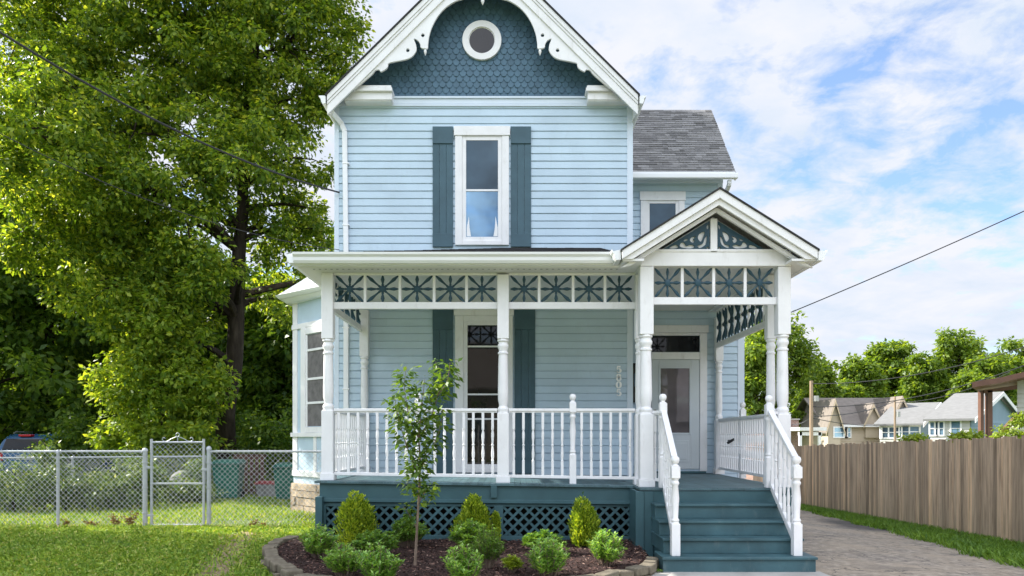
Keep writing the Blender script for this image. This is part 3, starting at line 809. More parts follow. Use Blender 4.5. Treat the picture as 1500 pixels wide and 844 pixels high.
# porch roof with hip
A_ = (-3.0, 10.38, 4.15); B_ = (1.55, 10.38, 4.15); C_ = (1.55, YW, 4.967); D_ = (-.1, YW, 4.967); E_ = (-3.0, YW, 4.15)
m = MB()
dn = Vector((0, 0, -.05))
m.add([A_, B_, C_, D_, E_] + [Vector(p) + dn for p in (A_, B_, C_, D_, E_)], [(0, 1, 2, 3), (0, 3, 4), (5, 6, 1, 0), (9, 5, 0, 4), (6, 7, 2, 1), (8, 7, 6, 5), (9, 8, 5)])
nr = 22
for r in range(nr):        # thin shingle courses so the slope is not one smooth sheet
    f0, f1 = r / nr, (r + 1) / nr
    x = -3.0 + (2.9) * f0
    while x < 1.54:
        w = rng.uniform(.15, .33); x1 = min(x + w, 1.55)
        y0_, y1_ = 10.37 + f0 * (YW - 10.38), 10.38 + f1 * (YW - 10.38) + .01
        z0q, z1q = 4.15 + f0 * .817 + .012 + rng.uniform(0, .004), 4.15 + f1 * .817 + .004
        m.add([(x, y0_, z0q), (x1, y0_, z0q), (x1, y1_, z1q), (x, y1_, z1q), (x, y0_, z0q - .012), (x1, y0_, z0q - .012)], [(0, 1, 2, 3), (4, 5, 1, 0)]); x = x1 + .002
pr_ = H(m, 'porch_roof', M['roofdark'])
m = MB()
def gut(mb, a, b, out):
    a = Vector(a); b = Vector(b); out = Vector(out)
    pr = [(0, 0), (0, -.135), (.06, -.14), (.085, -.105), (.09, -.06), (.12, -.03), (.125, .0), (.115, 0), (.1, -.02)]
    pts = [a + out * q + Vector((0, 0, h)) for q, h in pr]
    ext = b - a
    if Vector((0, 0, 1)).cross(out).dot(ext) > 0: pts = pts[::-1]
    mb.prism(pts, ext)
gut(m, (-3.0, 10.37, 4.155), (1.40, 10.37, 4.155), (0, -1, 0)); gut(m, (-3.0, 10.30, 4.154), (-3.0, YW, 4.154), (-1, 0, 0))
m.box(-3.0, 1.5, 10.372, 10.45, 4.0, 4.098); m.box(-2.998, -2.93, 10.451, YW, 4.0, 4.098)
m.box(-2.93, -2.6, 10.45, YW - .05, ZS + .021, ZS + .04)
H(m, 'gutter', M['gutter'])
# --- portico gable
PX = X(1054.5, 10.0); PA = Z(277, 10.0); PW = 1.30; PS = .625; PE = PA - PW * PS
def pz(dx): return PA - abs(dx) * PS
m = MB(); kp = math.sqrt(1 + PS * PS)
for sg in (-1, 1):
    q = [Vector((PX + sg * dx, 9.97, pz(dx) + h)) for dx, h in ((0, 0), (PW + .02, 0), (PW + .02, .022), (0, .022))]
    m.prism(q if sg > 0 else q[::-1], (0, YD - 9.97, 0))
H(m, 'portico_roof', M['roofdark'])
m = MB()
for sg in (-1, 1):
    for d0, d1, y0, y1 in ((.002, .10, 9.99, 10.03), (.101, .17, 10.03, 10.07), (.171, .22, 10.14, 10.2)):
        q = [Vector((PX + sg * dx, y0, pz(dx) - d * kp)) for dx, d in ((0, d0), (PW, d0), (PW - (.14 if d0 > .1 else 0), d1), (0, d1))]
        m.prism(q if sg > 0 else q[::-1], (0, y1 - y0, 0))
    q = [Vector((PX + sg * dx, 10.032, pz(dx) - d * kp)) for dx, d in ((0, .003), (PW, .003), (PW, .04), (0, .04))]
    m.prism(q if sg > 0 else q[::-1], (0, 3.2, 0))
H(m, 'portico_rake', M['white'], bevel=.003)
m = MB()
m.box(PX + PW - .32, PX + PW + .01, 10.06, YD, PE - .13, PE - .1); m.box(PX + PW - .02, PX + PW + .012, 10.04, YD, PE - .1, PE - .01)
m.box(PX - PW + .02, PX - PW + .3, 10.06, YP, PE - .13, PE - .1)
H(m, 'portico_soffit', M['white'])
m = MB(); gut(m, (PX + PW + .013, 10.0, PE + .0), (PX + PW + .013, YD, PE + .0), (1, 0, 0)); H(m, 'gutter', M['gutter'])
m = MB(); gut(m, (PX - PW - .01, 10.05, PE + .02), (PX - PW - .01, 10.36, PE + .02), (-1, 0, 0))
H(m, 'gutter', M['gutter'])
# gable infill : pale backing, white king post, teal scrolled fretwork
YG = YF - .09; zt0 = Z(366.5, YG)
inn = lambda dx: pz(dx) - .235 * kp
hwid = (PA - .235 * kp - zt0) / PS
m = MB(); m.prism([(PX - hwid, YG + .03, zt0), (PX + hwid, YG + .03, zt0), (PX, YG + .03, zt0 + hwid * PS)], (0, .02, 0))
gb = H(m, 'portico_gable', M['white'])
m = MB(); m.box(PX - .047, PX + .047, YG - .02, YG + .028, zt0 - .03, inn(.05)); m.box(PX - hwid, PX + hwid, YG - .02, YG + .029, zt0 - .03, zt0)
H(m, 'king_post', M['white'], gb, bevel=.004)
for sg in (-1, 1):
    def T(u, v): return (PX + sg * (.055 + u * (hwid - .06)), zt0 + .004 + v * (hwid * PS - .03))
    # u 0..1 outwards from the king post, v up; holes show the pale backing
    tri = [T(0, 0), T(.97, 0), T(0, .93)]
    hs = []
    hs.append(smooth_poly([T(*p) for p in ((.10, .58), (.20, .52), (.24, .38), (.18, .26), (.13, .40))]))
    hs.append(smooth_poly([T(*p) for p in ((.05, .44), (.10, .36), (.14, .2), (.24, .13), (.20, .06), (.08, .18))]))
    hs.append(smooth_poly([T(*p) for p in ((.28, .44), (.37, .40), (.40, .30), (.34, .22), (.30, .30), (.33, .34))]))
    hs.append(smooth_poly([T(*p) for p in ((.30, .12), (.38, .17), (.47, .13), (.52, .24), (.58, .22), (.60, .10), (.48, .05), (.36, .05))]))
    hs.append(smooth_poly([T(*p) for p in ((.44, .36), (.50, .34), (.53, .28), (.46, .29))]))
    hs.append(smooth_poly([T(*p) for p in ((.64, .07), (.66, .16), (.74, .14), (.82, .06), (.74, .04))]))
    hs.append(smooth_poly([T(*p) for p in ((.02, .82), (.06, .74), (.05, .66), (.02, .70))]))
    hs.append(smooth_poly([T(*p) for p in ((.02, .10), (.06, .09), (.05, .03), (.02, .03))]))
    flat_shape('scroll_fretwork', [tri] + hs, YG + .012, .024, M['tealdark'], gb)
    # raised scroll ribs
# --- railings
bal_prof = [(.017, 0), (.017, .19), (.021, .2), (.013, .215), (.02, .25), (.021, .3), (.016, .36), (.013, .40), (.02, .405), (.02, .42), (.013, .425), (.016, .47), (.021, .53), (.02, .58), (.013, .615), (.021, .63), (.017, .64), (.017, .83)]
bm_ = MB(); bm_.lathe((0, 0, .19), [(r, h - .19) for r, h in bal_prof[1:17]], 8); bm_.box(-.0185, .0185, -.0185, .0185, 0, .192); bm_.box(-.0185, .0185, -.0185, .0185, .638, .86)
tmpo = bm_.build('baluster', M['white'], None, smooth=True); bal_me = tmpo.data; bpy.data.objects.remove(tmpo)
def bal(parent, x, y, zb, zt):
    o = bpy.data.objects.new('baluster', bal_me); COL.objects.link(o); o.parent = parent; o.location = Vector((x, y, zb)) - HO; o.scale = (1, 1, (zt - zb) / .86)
def rail_run(p0, p1, zb0, zb1, zt, step=.136, skip=()):
    p0 = Vector(p0); p1 = Vector(p1); m = MB()
    a = Vector((p0.x, p0.y, 0)); b = Vector((p1.x, p1.y, 0)); d = (b - a)
    up = Vector((0, 0, 1))
    m.beam(a + up * (zt - .02), b + up * (zt - .02), .065, .04); m.beam(a + up * (zt - .05), b + up * (zt - .05), .036, .022)
    r = H(m, 'porch_railing', M['white'], bevel=.005)
    m = MB(); m.beam(a + up * (zb0 + .02), b + up * (zb1 + .02), .045, .045); H(m, 'bottom_rail', M['white'], r, bevel=.005)
    n = max(1, round(d.length / step))
    for i in range(n):
        t = (i + .5) / n; p = a + d * t
        if any(abs(p.x - sx) < .04 for sx in skip): continue
        bal(r, p.x, p.y, zb0 + (zb1 - zb0) * t + .04, zt - .06)
    return r
ZRt = Z(598.5, YP)
def zrb(x): return dk(x) + .072
rail_run((XL + .083, YP, 0), (XM - .083, YP, 0), zrb(XL), zrb(XM), ZRt, skip=(X(612, YP),))
rail_run((XM + .083, YP, 0), (1.845 - .07, YP, 0), zrb(XM), zrb(1.8), ZRt, skip=(X(839, YP),))
rail_run((XL, YP + .083, 0), (X(534, YW - .1), YW - .18, 0), zrb(XL), zrb(XL), ZRt)
def newel(x, y, zb, zt, w=.088):
    m = MB(); h = zt - zb; r = w / 2; zq = zb + h * .42; zc = zt - .33
    m.box(x - r, x + r, y - r, y + r, zb, zq - .12); m.box(x - r, x + r, y - r, y + r, zc + .06, zt - .13); m.box(x - r * .3, x + r * .3, y - r * .3, y + r * .3, zq - .121, zc + .061)
    o = H(m, 'newel_post', M['white'], bevel=.005)
    t = MB(); z0 = zq - .12; L_ = zc + .06 - z0
    t.lathe((x, y, z0), [(r, 0), (r * .8, .02), (r * .98, .04), (r * .7, .07), (r * .8, L_ * .35), (r * .95, L_ * .55), (r * .7, L_ - .09), (r * .95, L_ - .07), (r * .95, L_ - .05), (r * .7, L_ - .03), (r, L_)], 14)
    t.lathe((x, y, zt - .13), [(r * .95, 0), (r * 1.0, .008), (r * .6, .022), (r * .55, .035), (r * .8, .045), (r * .96, .065), (r * 1.02, .085), (r * .93, .107), (r * .62, .124), (r * .1, .131)], 14)
    H(t, 'turned_finial', M['white'], o, smooth=True)
newel(X(839, YP), YP, dk(.9) - .01, Z(577, YP), .095); newel(X(612, YP), YP, dk(-1.4) - .01, Z(575, YP), .095)
YN = 10.2; XNl = X(971, YN); XNr = X(1126.5, YN)
newel(XNl, YN, .94, Z(577, YN), .1); newel(XNr, YN, .94, Z(579, YN), .1)
YB2 = 9.13; XBl = X(989, YB2); XBr = X(1167, YB2)
newel(XBl, YB2, .188, Z(668, YB2), .105); newel(XBr, YB2, .188, Z(668, YB2), .105)
# short links between newels and portico posts
rail_run((XP0 + .093, YF, 0), (XNl - .0, YN + .05, 0), 1.02, 1.02, Z(602, YF), .1)
rail_run((XNr + .0, YN + .05, 0), (XP1 - .09, YF, 0), 1.02, 1.02, Z(603, YF), .1)
# entry side railing
xb_ = X(1053, YD - .12)
sr = rail_run((XE, YP + .08, 0), (xb_, YD - .19, 0), 1.03, 1.03, Z(606.5, 11.03), .13)
newel(X(1088, 12.45), 12.45, .942, Z(589, 12.45), .09)
m = MB(); q = W(1070, 646, 13.0); m.beam(q + Vector((-.07, -.06, -.04)), q + Vector((.07, -.06, .05)), .05, .04); m.box(q.x - .02, q.x + .02, q.y - .05, q.y + .1, q.z - .02, q.z + .02)
H(m, 'latch', M['black'], sr, bevel=.006)
# stair railings
def stair_rail(x0, x1):
    a = Vector((x0, YN - .05, Z(601, YN) - .02)); b = Vector((x1, YB2 + .05, Z(671, YB2)))
    m = MB(); m.beam(a, b, .075, .055); r = H(m, 'stair_railing', M['white'], bevel=.006)
    m = MB(); a2 = Vector((x0, YN - .05, 1.01)); b2 = Vector((x1, YB2 + .05, .36)); m.beam(a2, b2, .045, .08); H(m, 'bottom_rail', M['white'], r, bevel=.006)
    for i in range(6):
        t = (i + .5) / 6; bal(r, x0 + (x1 - x0) * t, a.y + (b.y - a.y) * t, a2.z + (b2.z - a2.z) * t + .02, a.z + (b.z - a.z) * t - .02)
stair_rail(XNl, XBl); stair_rail(XNr, XBr)
# steps
M['tealstep'] = paint('worn_teal_step_paint', (.050, .112, .130), .5, .3, 2.5, (.17, .205, .205), .15, .12)
m = MB(); m.box(1.90, 3.56, 9.4, 10.098, -.06, .18); st = H(m, 'stairs', M['teal'])
xa_, xc_ = 1.86, 3.60
for i in range(1, 5):
    z = .94 - .188 * i; y = 10.08 - .27 * i
    x0, x1 = (xa_, xc_) if i < 4 else (1.80, 3.66)
    m = MB(); m.box(x0, x1, y - .02, 10.095 - .004 * i if i < 4 else 9.5, z - .032, z)
    m.box(x0 + .012, x1 - .012, y + .012, 10.09 - .004 * i if i < 4 else 9.5, (z - .188 if i < 4 else -.06), z - .033)
    H(m, 'step', M['tealstep'], st, bevel=.006)
m = MB(); m.box(1.88, 3.58, 10.075, 10.098, .75, .906); H(m, 'riser', M['teal'], st)
# ================================================================= GROUND
def struct(o, kind='structure'): o['kind'] = kind; return o
def axis_pts(segs):
    out = []
    for a, b, n in segs: out += list(np.linspace(a, b, n, endpoint=False))
    out.append(segs[-1][1]); return np.array(out)
gx = axis_pts([(-900, -60, 12), (-60, -16, 18), (-16, 16, 96), (16, 60, 24), (60, 900, 12)])
gy = axis_pts([(-300, -20, 8), (-20, 4, 12), (4, 26, 80), (26, 90, 40), (90, 1500, 14)])
GX, GY = np.meshgrid(gx, gy); GZ = gz(GX, GY)
nx, ny = len(gx), len(gy)
me = bpy.data.meshes.new('ground')
fs = [(j * nx + i, j * nx + i + 1, (j + 1) * nx + i + 1, (j + 1) * nx + i) for j in range(ny - 1) for i in range(nx - 1)]
me.from_pydata(np.stack([GX, GY, GZ], -1).reshape(-1, 3).tolist(), [], fs)
me.polygons.foreach_set('use_smooth', [True] * len(fs))
t = NT('lawn_soil'); v = t.coords()
n1 = t.noise(v, 1.1, 5); n2 = t.noise(v, 26, 6, .7)
c1 = t.ramp(n2, [(.3, (.06, .10, .018)), (.55, (.12, .17, .035)), (.75, (.19, .2, .07))])
c2 = t.ramp(n2, [(.3, (.13, .095, .055)), (.7, (.27, .21, .13))])
t.color(t.mix(t.ramp(n1, [(.54, (0, 0, 0)), (.68, (.9, .9, .9))]), c1, c2)); t.b.inputs['Roughness'].default_value = .95
t.bump(n2, .8, .03)
me.materials.append(t.m)
ground = bpy.data.objects.new('ground', me); COL.objects.link(ground); struct(ground)
def drape(name, rows, mat, n, dz):
    """rows: list of (y, x0, x1); a sheet that follows the ground"""
    vs = []; fs = []
    for y, x0, x1 in rows:
        for i in range(n + 1):
            x = x0 + (x1 - x0) * i / n; vs.append((x, y, g(x, y) + dz))
    for j in range(len(rows) - 1):
        for i in range(n): fs.append((j * (n + 1) + i, j * (n + 1) + i + 1, (j + 1) * (n + 1) + i + 1, (j + 1) * (n + 1) + i))
    me = bpy.data.meshes.new(name); me.from_pydata(vs, [], fs); me.materials.append(mat)
    me.polygons.foreach_set('use_smooth', [True] * len(fs))
    o = bpy.data.objects.new(name, me); COL.objects.link(o); return struct(o)
def drive_edge(y): return float(np.interp(y, [0, 6, 8, 10, 12.8, 16, 22, 40], [5.9, 6.05, 6.35, 6.85, 7.45, 8.0, 8.75, 9.3]) + .07 * math.sin(y * 2.1) + .05 * math.sin(y * 5.3 + 1))
t = NT('worn_asphalt'); v = t.coords()
n1 = t.noise(v, .8, 6, .6); n2 = t.noise(v, 9, 7, .7); n3 = t.noise(t.coords((.5, 1.5, 1)), 1.0, 5, .6); n4 = t.noise(v, 90, 4, .7)
c = t.ramp(n2, [(.30, (.13, .108, .088)), (.5, (.27, .228, .185)), (.68, (.48, .41, .33))])
c = t.mix(t.ramp(n1, [(.42, (0, 0, 0)), (.7, (.75, .75, .75))]), c, (.44, .35, .25))
c = t.mix(t.ramp(n3, [(.56, (0, 0, 0)), (.7, (.6, .6, .6))]), c, (.10, .088, .078))
# one oil-dark patch with its own outline
geo = t.node('ShaderNodeVectorMath', operation='DISTANCE'); mp = t.node('ShaderNodeMapping'); tc = t.node('ShaderNodeTexCoord')
t.link(tc.outputs['Object'], mp.inputs[0]); mp.inputs['Scale'].default_value = (1, .42, 0); mp.inputs['Location'].default_value = (-8.0, -16.9 * .42, 0)
t.link(mp.outputs[0], geo.inputs[0])
dd = t.math('ADD', geo.outputs['Value'], t.math('MULTIPLY', n1, 1.1))
c = t.mix(t.ramp(t.math('MULTIPLY', dd, .4), [(.44, (.85, .85, .85)), (.62, (0, 0, 0))]), c, (.055, .052, .052))
c = t.mix(.5, c, t.ramp(n4, [(.3, (.45, .45, .45)), (.7, (1.3, 1.3, 1.3))]), 'MULTIPLY')
# cracks
vor = t.node('ShaderNodeTexVoronoi'); vor.feature = 'DISTANCE_TO_EDGE'; vor.inputs['Scale'].default_value = 1.1
wv = t.node('ShaderNodeVectorMath', operation='ADD'); t.link(v, wv.inputs[0])
nn_ = t.node('ShaderNodeTexNoise'); nn_.inputs['Scale'].default_value = 2.5; nn_.inputs['Detail'].default_value = 4; t.link(v, nn_.inputs['Vector']); t.link(nn_.outputs['Color'], wv.inputs[1]); t.link(wv.outputs[0], vor.inputs['Vector'])
c = t.mix(t.ramp(vor.outputs['Distance'], [(.004, (.7, .7, .7)), (.02, (0, 0, 0))]), c, (.05, .045, .04))
t.color(c); t.b.inputs['Roughness'].default_value = .92
t.bump(n2, .5, .02)
M['asphalt'] = t.m
drape('driveway', [(y, 3.55 if y < 14.0 else 3.6, drive_edge(y)) for y in np.linspace(-.7, 40, 150)], M['asphalt'], 14, .012)
m = MB(); m.box(1.62, 3.72, 6.0, 9.06, -.09, .008); m.box(1.62, 3.72, 2.9, 5.985, -.09, .006)
struct(m.build('walkway', M['concrete'], None, bevel=.012))

# bare trodden earth: along the fence line and the worn track beside the bed
rows = []
for y in np.linspace(8.0, 11.7, 30):
    c = -3.75 - .22 * (y - 10); h = .30 + .10 * math.sin(y * 4.1) + rng.uniform(-.05, .05); h *= float(sstep((y - 7.9) / .8)) * float(sstep((11.8 - y) / .8)) + .02; rows.append((y, c - h, c + h))
M['track'] = paint('trodden_earth', (.27, .20, .125), .95, .3, 14, (.14, .13, .05), .7)
drape('worn_path', rows, M['track'], 6, .008)
vs = []; fs = []; xs_ = np.linspace(-9.5, -3.5, 70)
for i, x in enumerate(xs_):
    h = .13 + .06 * math.sin(x * 3.3) + .04 * math.sin(x * 9.1); c = 12.28 + .05 * math.sin(x * 2.2)
    for q in (-1, 0, 1): vs.append((x, c + q * h, g(x, c + q * h) + .008))
for i in range(69):
    for q in (0, 1): fs.append((i * 3 + q, (i + 1) * 3 + q, (i + 1) * 3 + q + 1, i * 3 + q + 1))
me = bpy.data.meshes.new('bare_earth'); me.from_pydata(vs, [], fs); me.materials.append(M['track']); be = bpy.data.objects.new('bare_earth', me); COL.objects.link(be); struct(be)
# the street in front of the house (behind the photographer)
m = MB(); m.box(-90, 90, -8.6, -.9, -.2, -.05); struct(m.build('road', M['asphalt'], None))
m = MB(); m.box(-90, 90, .5, 2.2, -.2, .004); struct(m.build('pavement', M['concrete'], None))
m = MB(); m.box(-90, 90, -.898, -.72, -.2, .05); struct(m.build('kerb', M['concrete'], None))
# ================================================================= PLANTING BED
bed_in = [(-3.02, 10.75), (-3.12, 10.2), (-2.98, 9.45), (-2.62, 8.75), (-2.15, 8.12), (-1.5, 7.72), (-.8, 7.6), (0, 7.75), (.45, 8.02), (.95, 8.32), (1.45, 8.78), (1.66, 9.3), (1.7, 9.65)]
def spline(pts, n): return smooth_poly(pts, n, False)
path = [Vector((a, b, 0)) for a, b in spline(bed_in, 30)]
def ztop(p): return .10 + .08 * float(sstep((-p.x + 1.2) / 3.5)) * float(sstep((p.y - 7.4) / 2)) + .0
ordn = ['first', 'second', 'third', 'fourth', 'fifth', 'sixth', 'seventh', 'eighth', 'ninth', 'tenth', 'eleventh', 'twelfth', 'thirteenth', 'fourteenth', 'fifteenth', 'sixteenth', 'seventeenth', 'eighteenth', 'nineteenth', 'twentieth', 'twenty-first', 'twenty-second', 'twenty-third', 'twenty-fourth', 'twenty-fifth', 'twenty-sixth', 'twenty-seventh', 'twenty-eighth', 'twenty-ninth', 'thirtieth']
def blocks(course):
    zoff = 0 if course == 0 else -.105
    i = 0; acc = 0; nxt = .0 if course == 0 else .13; k = 0; N = len(path); cum = [0]
    for a, b in zip(path[:-1], path[1:]): cum.append(cum[-1] + (b - a).length)
    L_ = .25; s = nxt; recs = []
    def at(s):
        j = max(0, min(N - 2, int(np.searchsorted(cum, s)) - 1)); f = (s - cum[j]) / max(cum[j + 1] - cum[j], 1e-6); return path[j].lerp(path[j + 1], f)
    while s + L_ < cum[-1] + .05:
        a, b = at(s), at(min(s + L_ - .012, cum[-1])); d = (b - a).normalized(); nrm = Vector((d.y, -d.x, 0))  # inside is left of travel? pick outward
        c = (a + b) / 2
        if (c + nrm - Vector((-.6, 9.6, 0))).length < (c - nrm - Vector((-.6, 9.6, 0))).length: nrm = -nrm
        recs.append((a, b, nrm)); s += L_
    for q, (a, b, nrm) in enumerate(recs):
        dep = .165 + rng.uniform(-.02, .02); zt = (ztop((a + b) / 2) + .035 + rng.uniform(-.014, .014)) + zoff
        c = (a + b) / 2
        vis = c.y > 7.95
        if not vis: continue
        o0 = .01 * rng.normal(); tilt = rng.normal(0, .008)
        rot = rng.normal(0, .03); d = (b - a)
        bulge = .012
        A = a + nrm * (o0 + .0); B = b + nrm * (o0 + rot * .2)
        ins = .035  # the outer face is longer: trapezoid blocks
        A2 = A + nrm * dep - d.normalized() * (-.004); B2 = B + nrm * dep + d.normalized() * (-.004)
        m = MB()
        m.hexa([Vector((p.x, p.y, zt - .10)) for p in (A, B, B2, A2)] + [Vector((p.x, p.y, zt + (tilt if p in (A, A2) else -tilt))) for p in (A, B, B2, A2)])
        base = Vector((c.x, c.y, zt - .10))
        o = m.build('edging_block', M['block'], None, base, bevel=.014)
        tag(o, '%s tan bed block, %s along from the %s' % ('top course' if course == 0 else 'lower course', ordn[min(q if c.x < -1 else len(recs) - 1 - q, 29)], 'lawn end' if c.x < -1 else 'steps end'), 'edging block', 'tan blocks edging the mulch bed')
blocks(0); blocks(1)
# mulch surface
poly = [(p.x, p.y) for p in path[::6]] + [(1.7, 10.08), (1.66, 10.6), (-3.0, 10.95)]
def inpoly(x, y, P=poly):
    c = np.zeros(np.shape(x), bool); n = len(P)
    for i in range(n):
        x0, y0 = P[i]; x1, y1 = P[(i + 1) % n]
        cond = ((y0 > y) != (y1 > y)) & (x < (x1 - x0) * (y - y0) / (y1 - y0 + 1e-12) + x0)
        c ^= cond
    return c
def mz(x, y): return .125 + .05 * sstep((y - 8) / 2.5) + .02 * np.sin(x * 3.1 + 1) * np.cos(y * 2.7) * .6
bx = np.arange(-3.4, 2.0, .06); by = np.arange(7.4, 11.0, .06)
BX, BY = np.meshgrid(bx, by); ins = inpoly(BX, BY)
vs = []; idx = {}; fsl = []
for j in range(len(by) - 1):
    for i in range(len(bx) - 1):
        if ins[j, i] or ins[j, i + 1] or ins[j + 1, i] or ins[j + 1, i + 1]:
            q = []
            for a, b in ((j, i), (j, i + 1), (j + 1, i + 1), (j + 1, i)):
                if (a, b) not in idx:
                    idx[(a, b)] = len(vs); vs.append((bx[b], by[a], float(mz(bx[b], by[a])) - (.0 if ins[a, b] else .06)))
                q.append(idx[(a, b)])
            fsl.append(tuple(q))
me = bpy.data.meshes.new('mulch_bed'); me.from_pydata(vs, [], fsl)
M['mulch'] = paint('dark_mulch', (.03, .013, .011), .95, .5, 30, (.07, .038, .03), .8)
me.materials.append(M['mulch']); mb_o = bpy.data.objects.new('mulch_bed', me); COL.objects.link(mb_o); struct(mb_o)
N = 15000
x = rng.uniform(-3.3, 1.8, N); y = rng.uniform(7.6, 10.9, N); k = inpoly(x, y); x, y = x[k], y[k]; N = len(x)
c = np.stack([x, y, mz(x, y) + rng.uniform(-.004, .016, N)], -1)
a = rng.uniform(0, 2 * np.pi, N); d = np.stack([np.cos(a), np.sin(a), rng.normal(0, .3, N)], -1)
nr_ = np.stack([rng.normal(0, .45, N), rng.normal(0, .45, N), np.ones(N)], -1)
tm = NT('mulch_chip'); tm.color(tm.ramp(tm.island(), [(0, (.02, .009, .007)), (.5, (.075, .033, .025)), (.85, (.15, .078, .058)), (1, (.30, .2, .16))])); tm.b.inputs['Roughness'].default_value = .9
struct(tag(npmesh('mulch_chips', leaves(c, d, nr_, rng.uniform(.02, .065, N), rng.uniform(.008, .02, N)), 4, tm.m), 'dark red-brown bark mulch chips covering the planting bed', 'mulch', kind='stuff'), 'stuff')

# ================================================================= GRASS
def blades(name, xy, h0, h1, w, mat, label, cat, zoff=0):
    N = len(xy); b = np.stack([xy[:, 0], xy[:, 1], gz(xy[:, 0], xy[:, 1]) + zoff], -1)
    a = rng.uniform(0, 2 * np.pi, N); s = np.stack([np.cos(a), np.sin(a), np.zeros(N)], -1)
    h = rng.uniform(h0, h1, N); lean = rng.normal(0, .55, (N, 2)) * h[:, None]
    tip = b + np.stack([lean[:, 0], lean[:, 1], h], -1)
    ww = (w * rng.uniform(.6, 1.4, N))[:, None]
    midp = b + (tip - b) * .55 + np.stack([np.zeros(N), np.zeros(N), h * .12], -1)
    V4 = np.stack([b - s * ww * .5, b + s * ww * .5, midp + s * ww * .5, tip, midp - s * ww * .5], 1)
    o = npmesh(name, V4, 5, mat); tag(o, label, cat, kind='stuff'); return o
def sample(n, x0, x1, y0, y1, f):
    x = rng.uniform(x0, x1, n); y = rng.uniform(y0, y1, n); k = f(x, y); return np.stack([x[k], y[k]], -1)
outer_poly = [(p.x + (p.x + .6) / max(1e-3, math.hypot(p.x + .6, p.y - 9.6)) * .2, p.y + (p.y - 9.6) / max(1e-3, math.hypot(p.x + .6, p.y - 9.6)) * .2) for p in path[::6]] + [(1.9, 10.08), (1.66, 10.6), (-2.9, 11.1)]
from mathutils import noise as mn
def patchy(x, y, thr, sc=.9):
    v = np.array([mn.noise((a * sc, b * sc, 3.3)) for a, b in zip(x, y)])
    return v
def bare(x, y):
    # worn strip under the fence line and the worn track by the bed
    f1 = np.exp(-((y - 12.3) / .22) ** 2) * (x < -3.4)
    f2 = np.exp(-(((x + 3.75 - (y - 10) * -.22) / .38) ** 2)) * (y < 11.6) * (y > 8.2) * .8
    f3 = np.exp(-(((x + 4.6) / .9) ** 2 + ((y - 13.0) / .5) ** 2)) * .9
    return np.clip(f1 + f2 + f3, 0, 1)
def lawn_ok(x, y):
    k = (np.abs(x) < .74 * y + .4) & ~inpoly(x, y, outer_poly) & ~((x > -2.8) & (y > 10.5)) & ~((x > -4.35 - 0) & (y > 13.6 + (x + 3.12) * -1.0) & (x > xb)) & ~((x > -3.2) & (y > 13))
    k &= rng.uniform(0, 1, len(x)) > bare(x, y) * 1.05
    v = patchy(x, y, 0); k &= rng.uniform(-.9, .5, len(x)) < v + .45
    return k
G1 = sample(120000, -8.5, 1.7, 7.2, 12.4, lambda x, y: lawn_ok(x, y) & ~((x > -1.2) & (y < 9)))
G2 = sample(70000, -14, -3.0, 12.4, 21, lawn_ok)
blades('lawn_grass', np.concatenate([G1, G2]), .02, .085, .014, L['grass'], 'short sunlit lawn grass left of the house', 'grass')
def strip_ok(x, y):
    e = np.array([drive_edge(b) for b in y]); return (x > e - .12 + rng.normal(0, .06, len(x))) & (x < 9.4)
G3 = sample(90000, 5.8, 9.3, 5, 26, strip_ok)
blades('verge_grass', G3, .04, .16, .018, L['ivy'], 'green weedy verge along the foot of the wooden fence', 'grass', .0)
# clover-like round leaves mixed in the near lawn
G4 = sample(40000, -8.5, -2.3, 7.4, 12.0, lawn_ok)
N = len(G4); c = np.stack([G4[:, 0], G4[:, 1], gz(G4[:, 0], G4[:, 1]) + rng.uniform(.01, .05, N)], -1); a = rng.uniform(0, 6.28, N)
d = np.stack([np.cos(a), np.sin(a), rng.normal(.1, .25, N)], -1); nn2 = np.stack([rng.normal(0, .35, N), rng.normal(0, .35, N), np.ones(N)], -1)
tag(npmesh('clover', leaves(c, d, nn2, rng.uniform(.03, .065, N), rng.uniform(.022, .045, N)), 4, L['grass']), 'broad clover leaves growing through the near lawn', 'clover', kind='stuff')

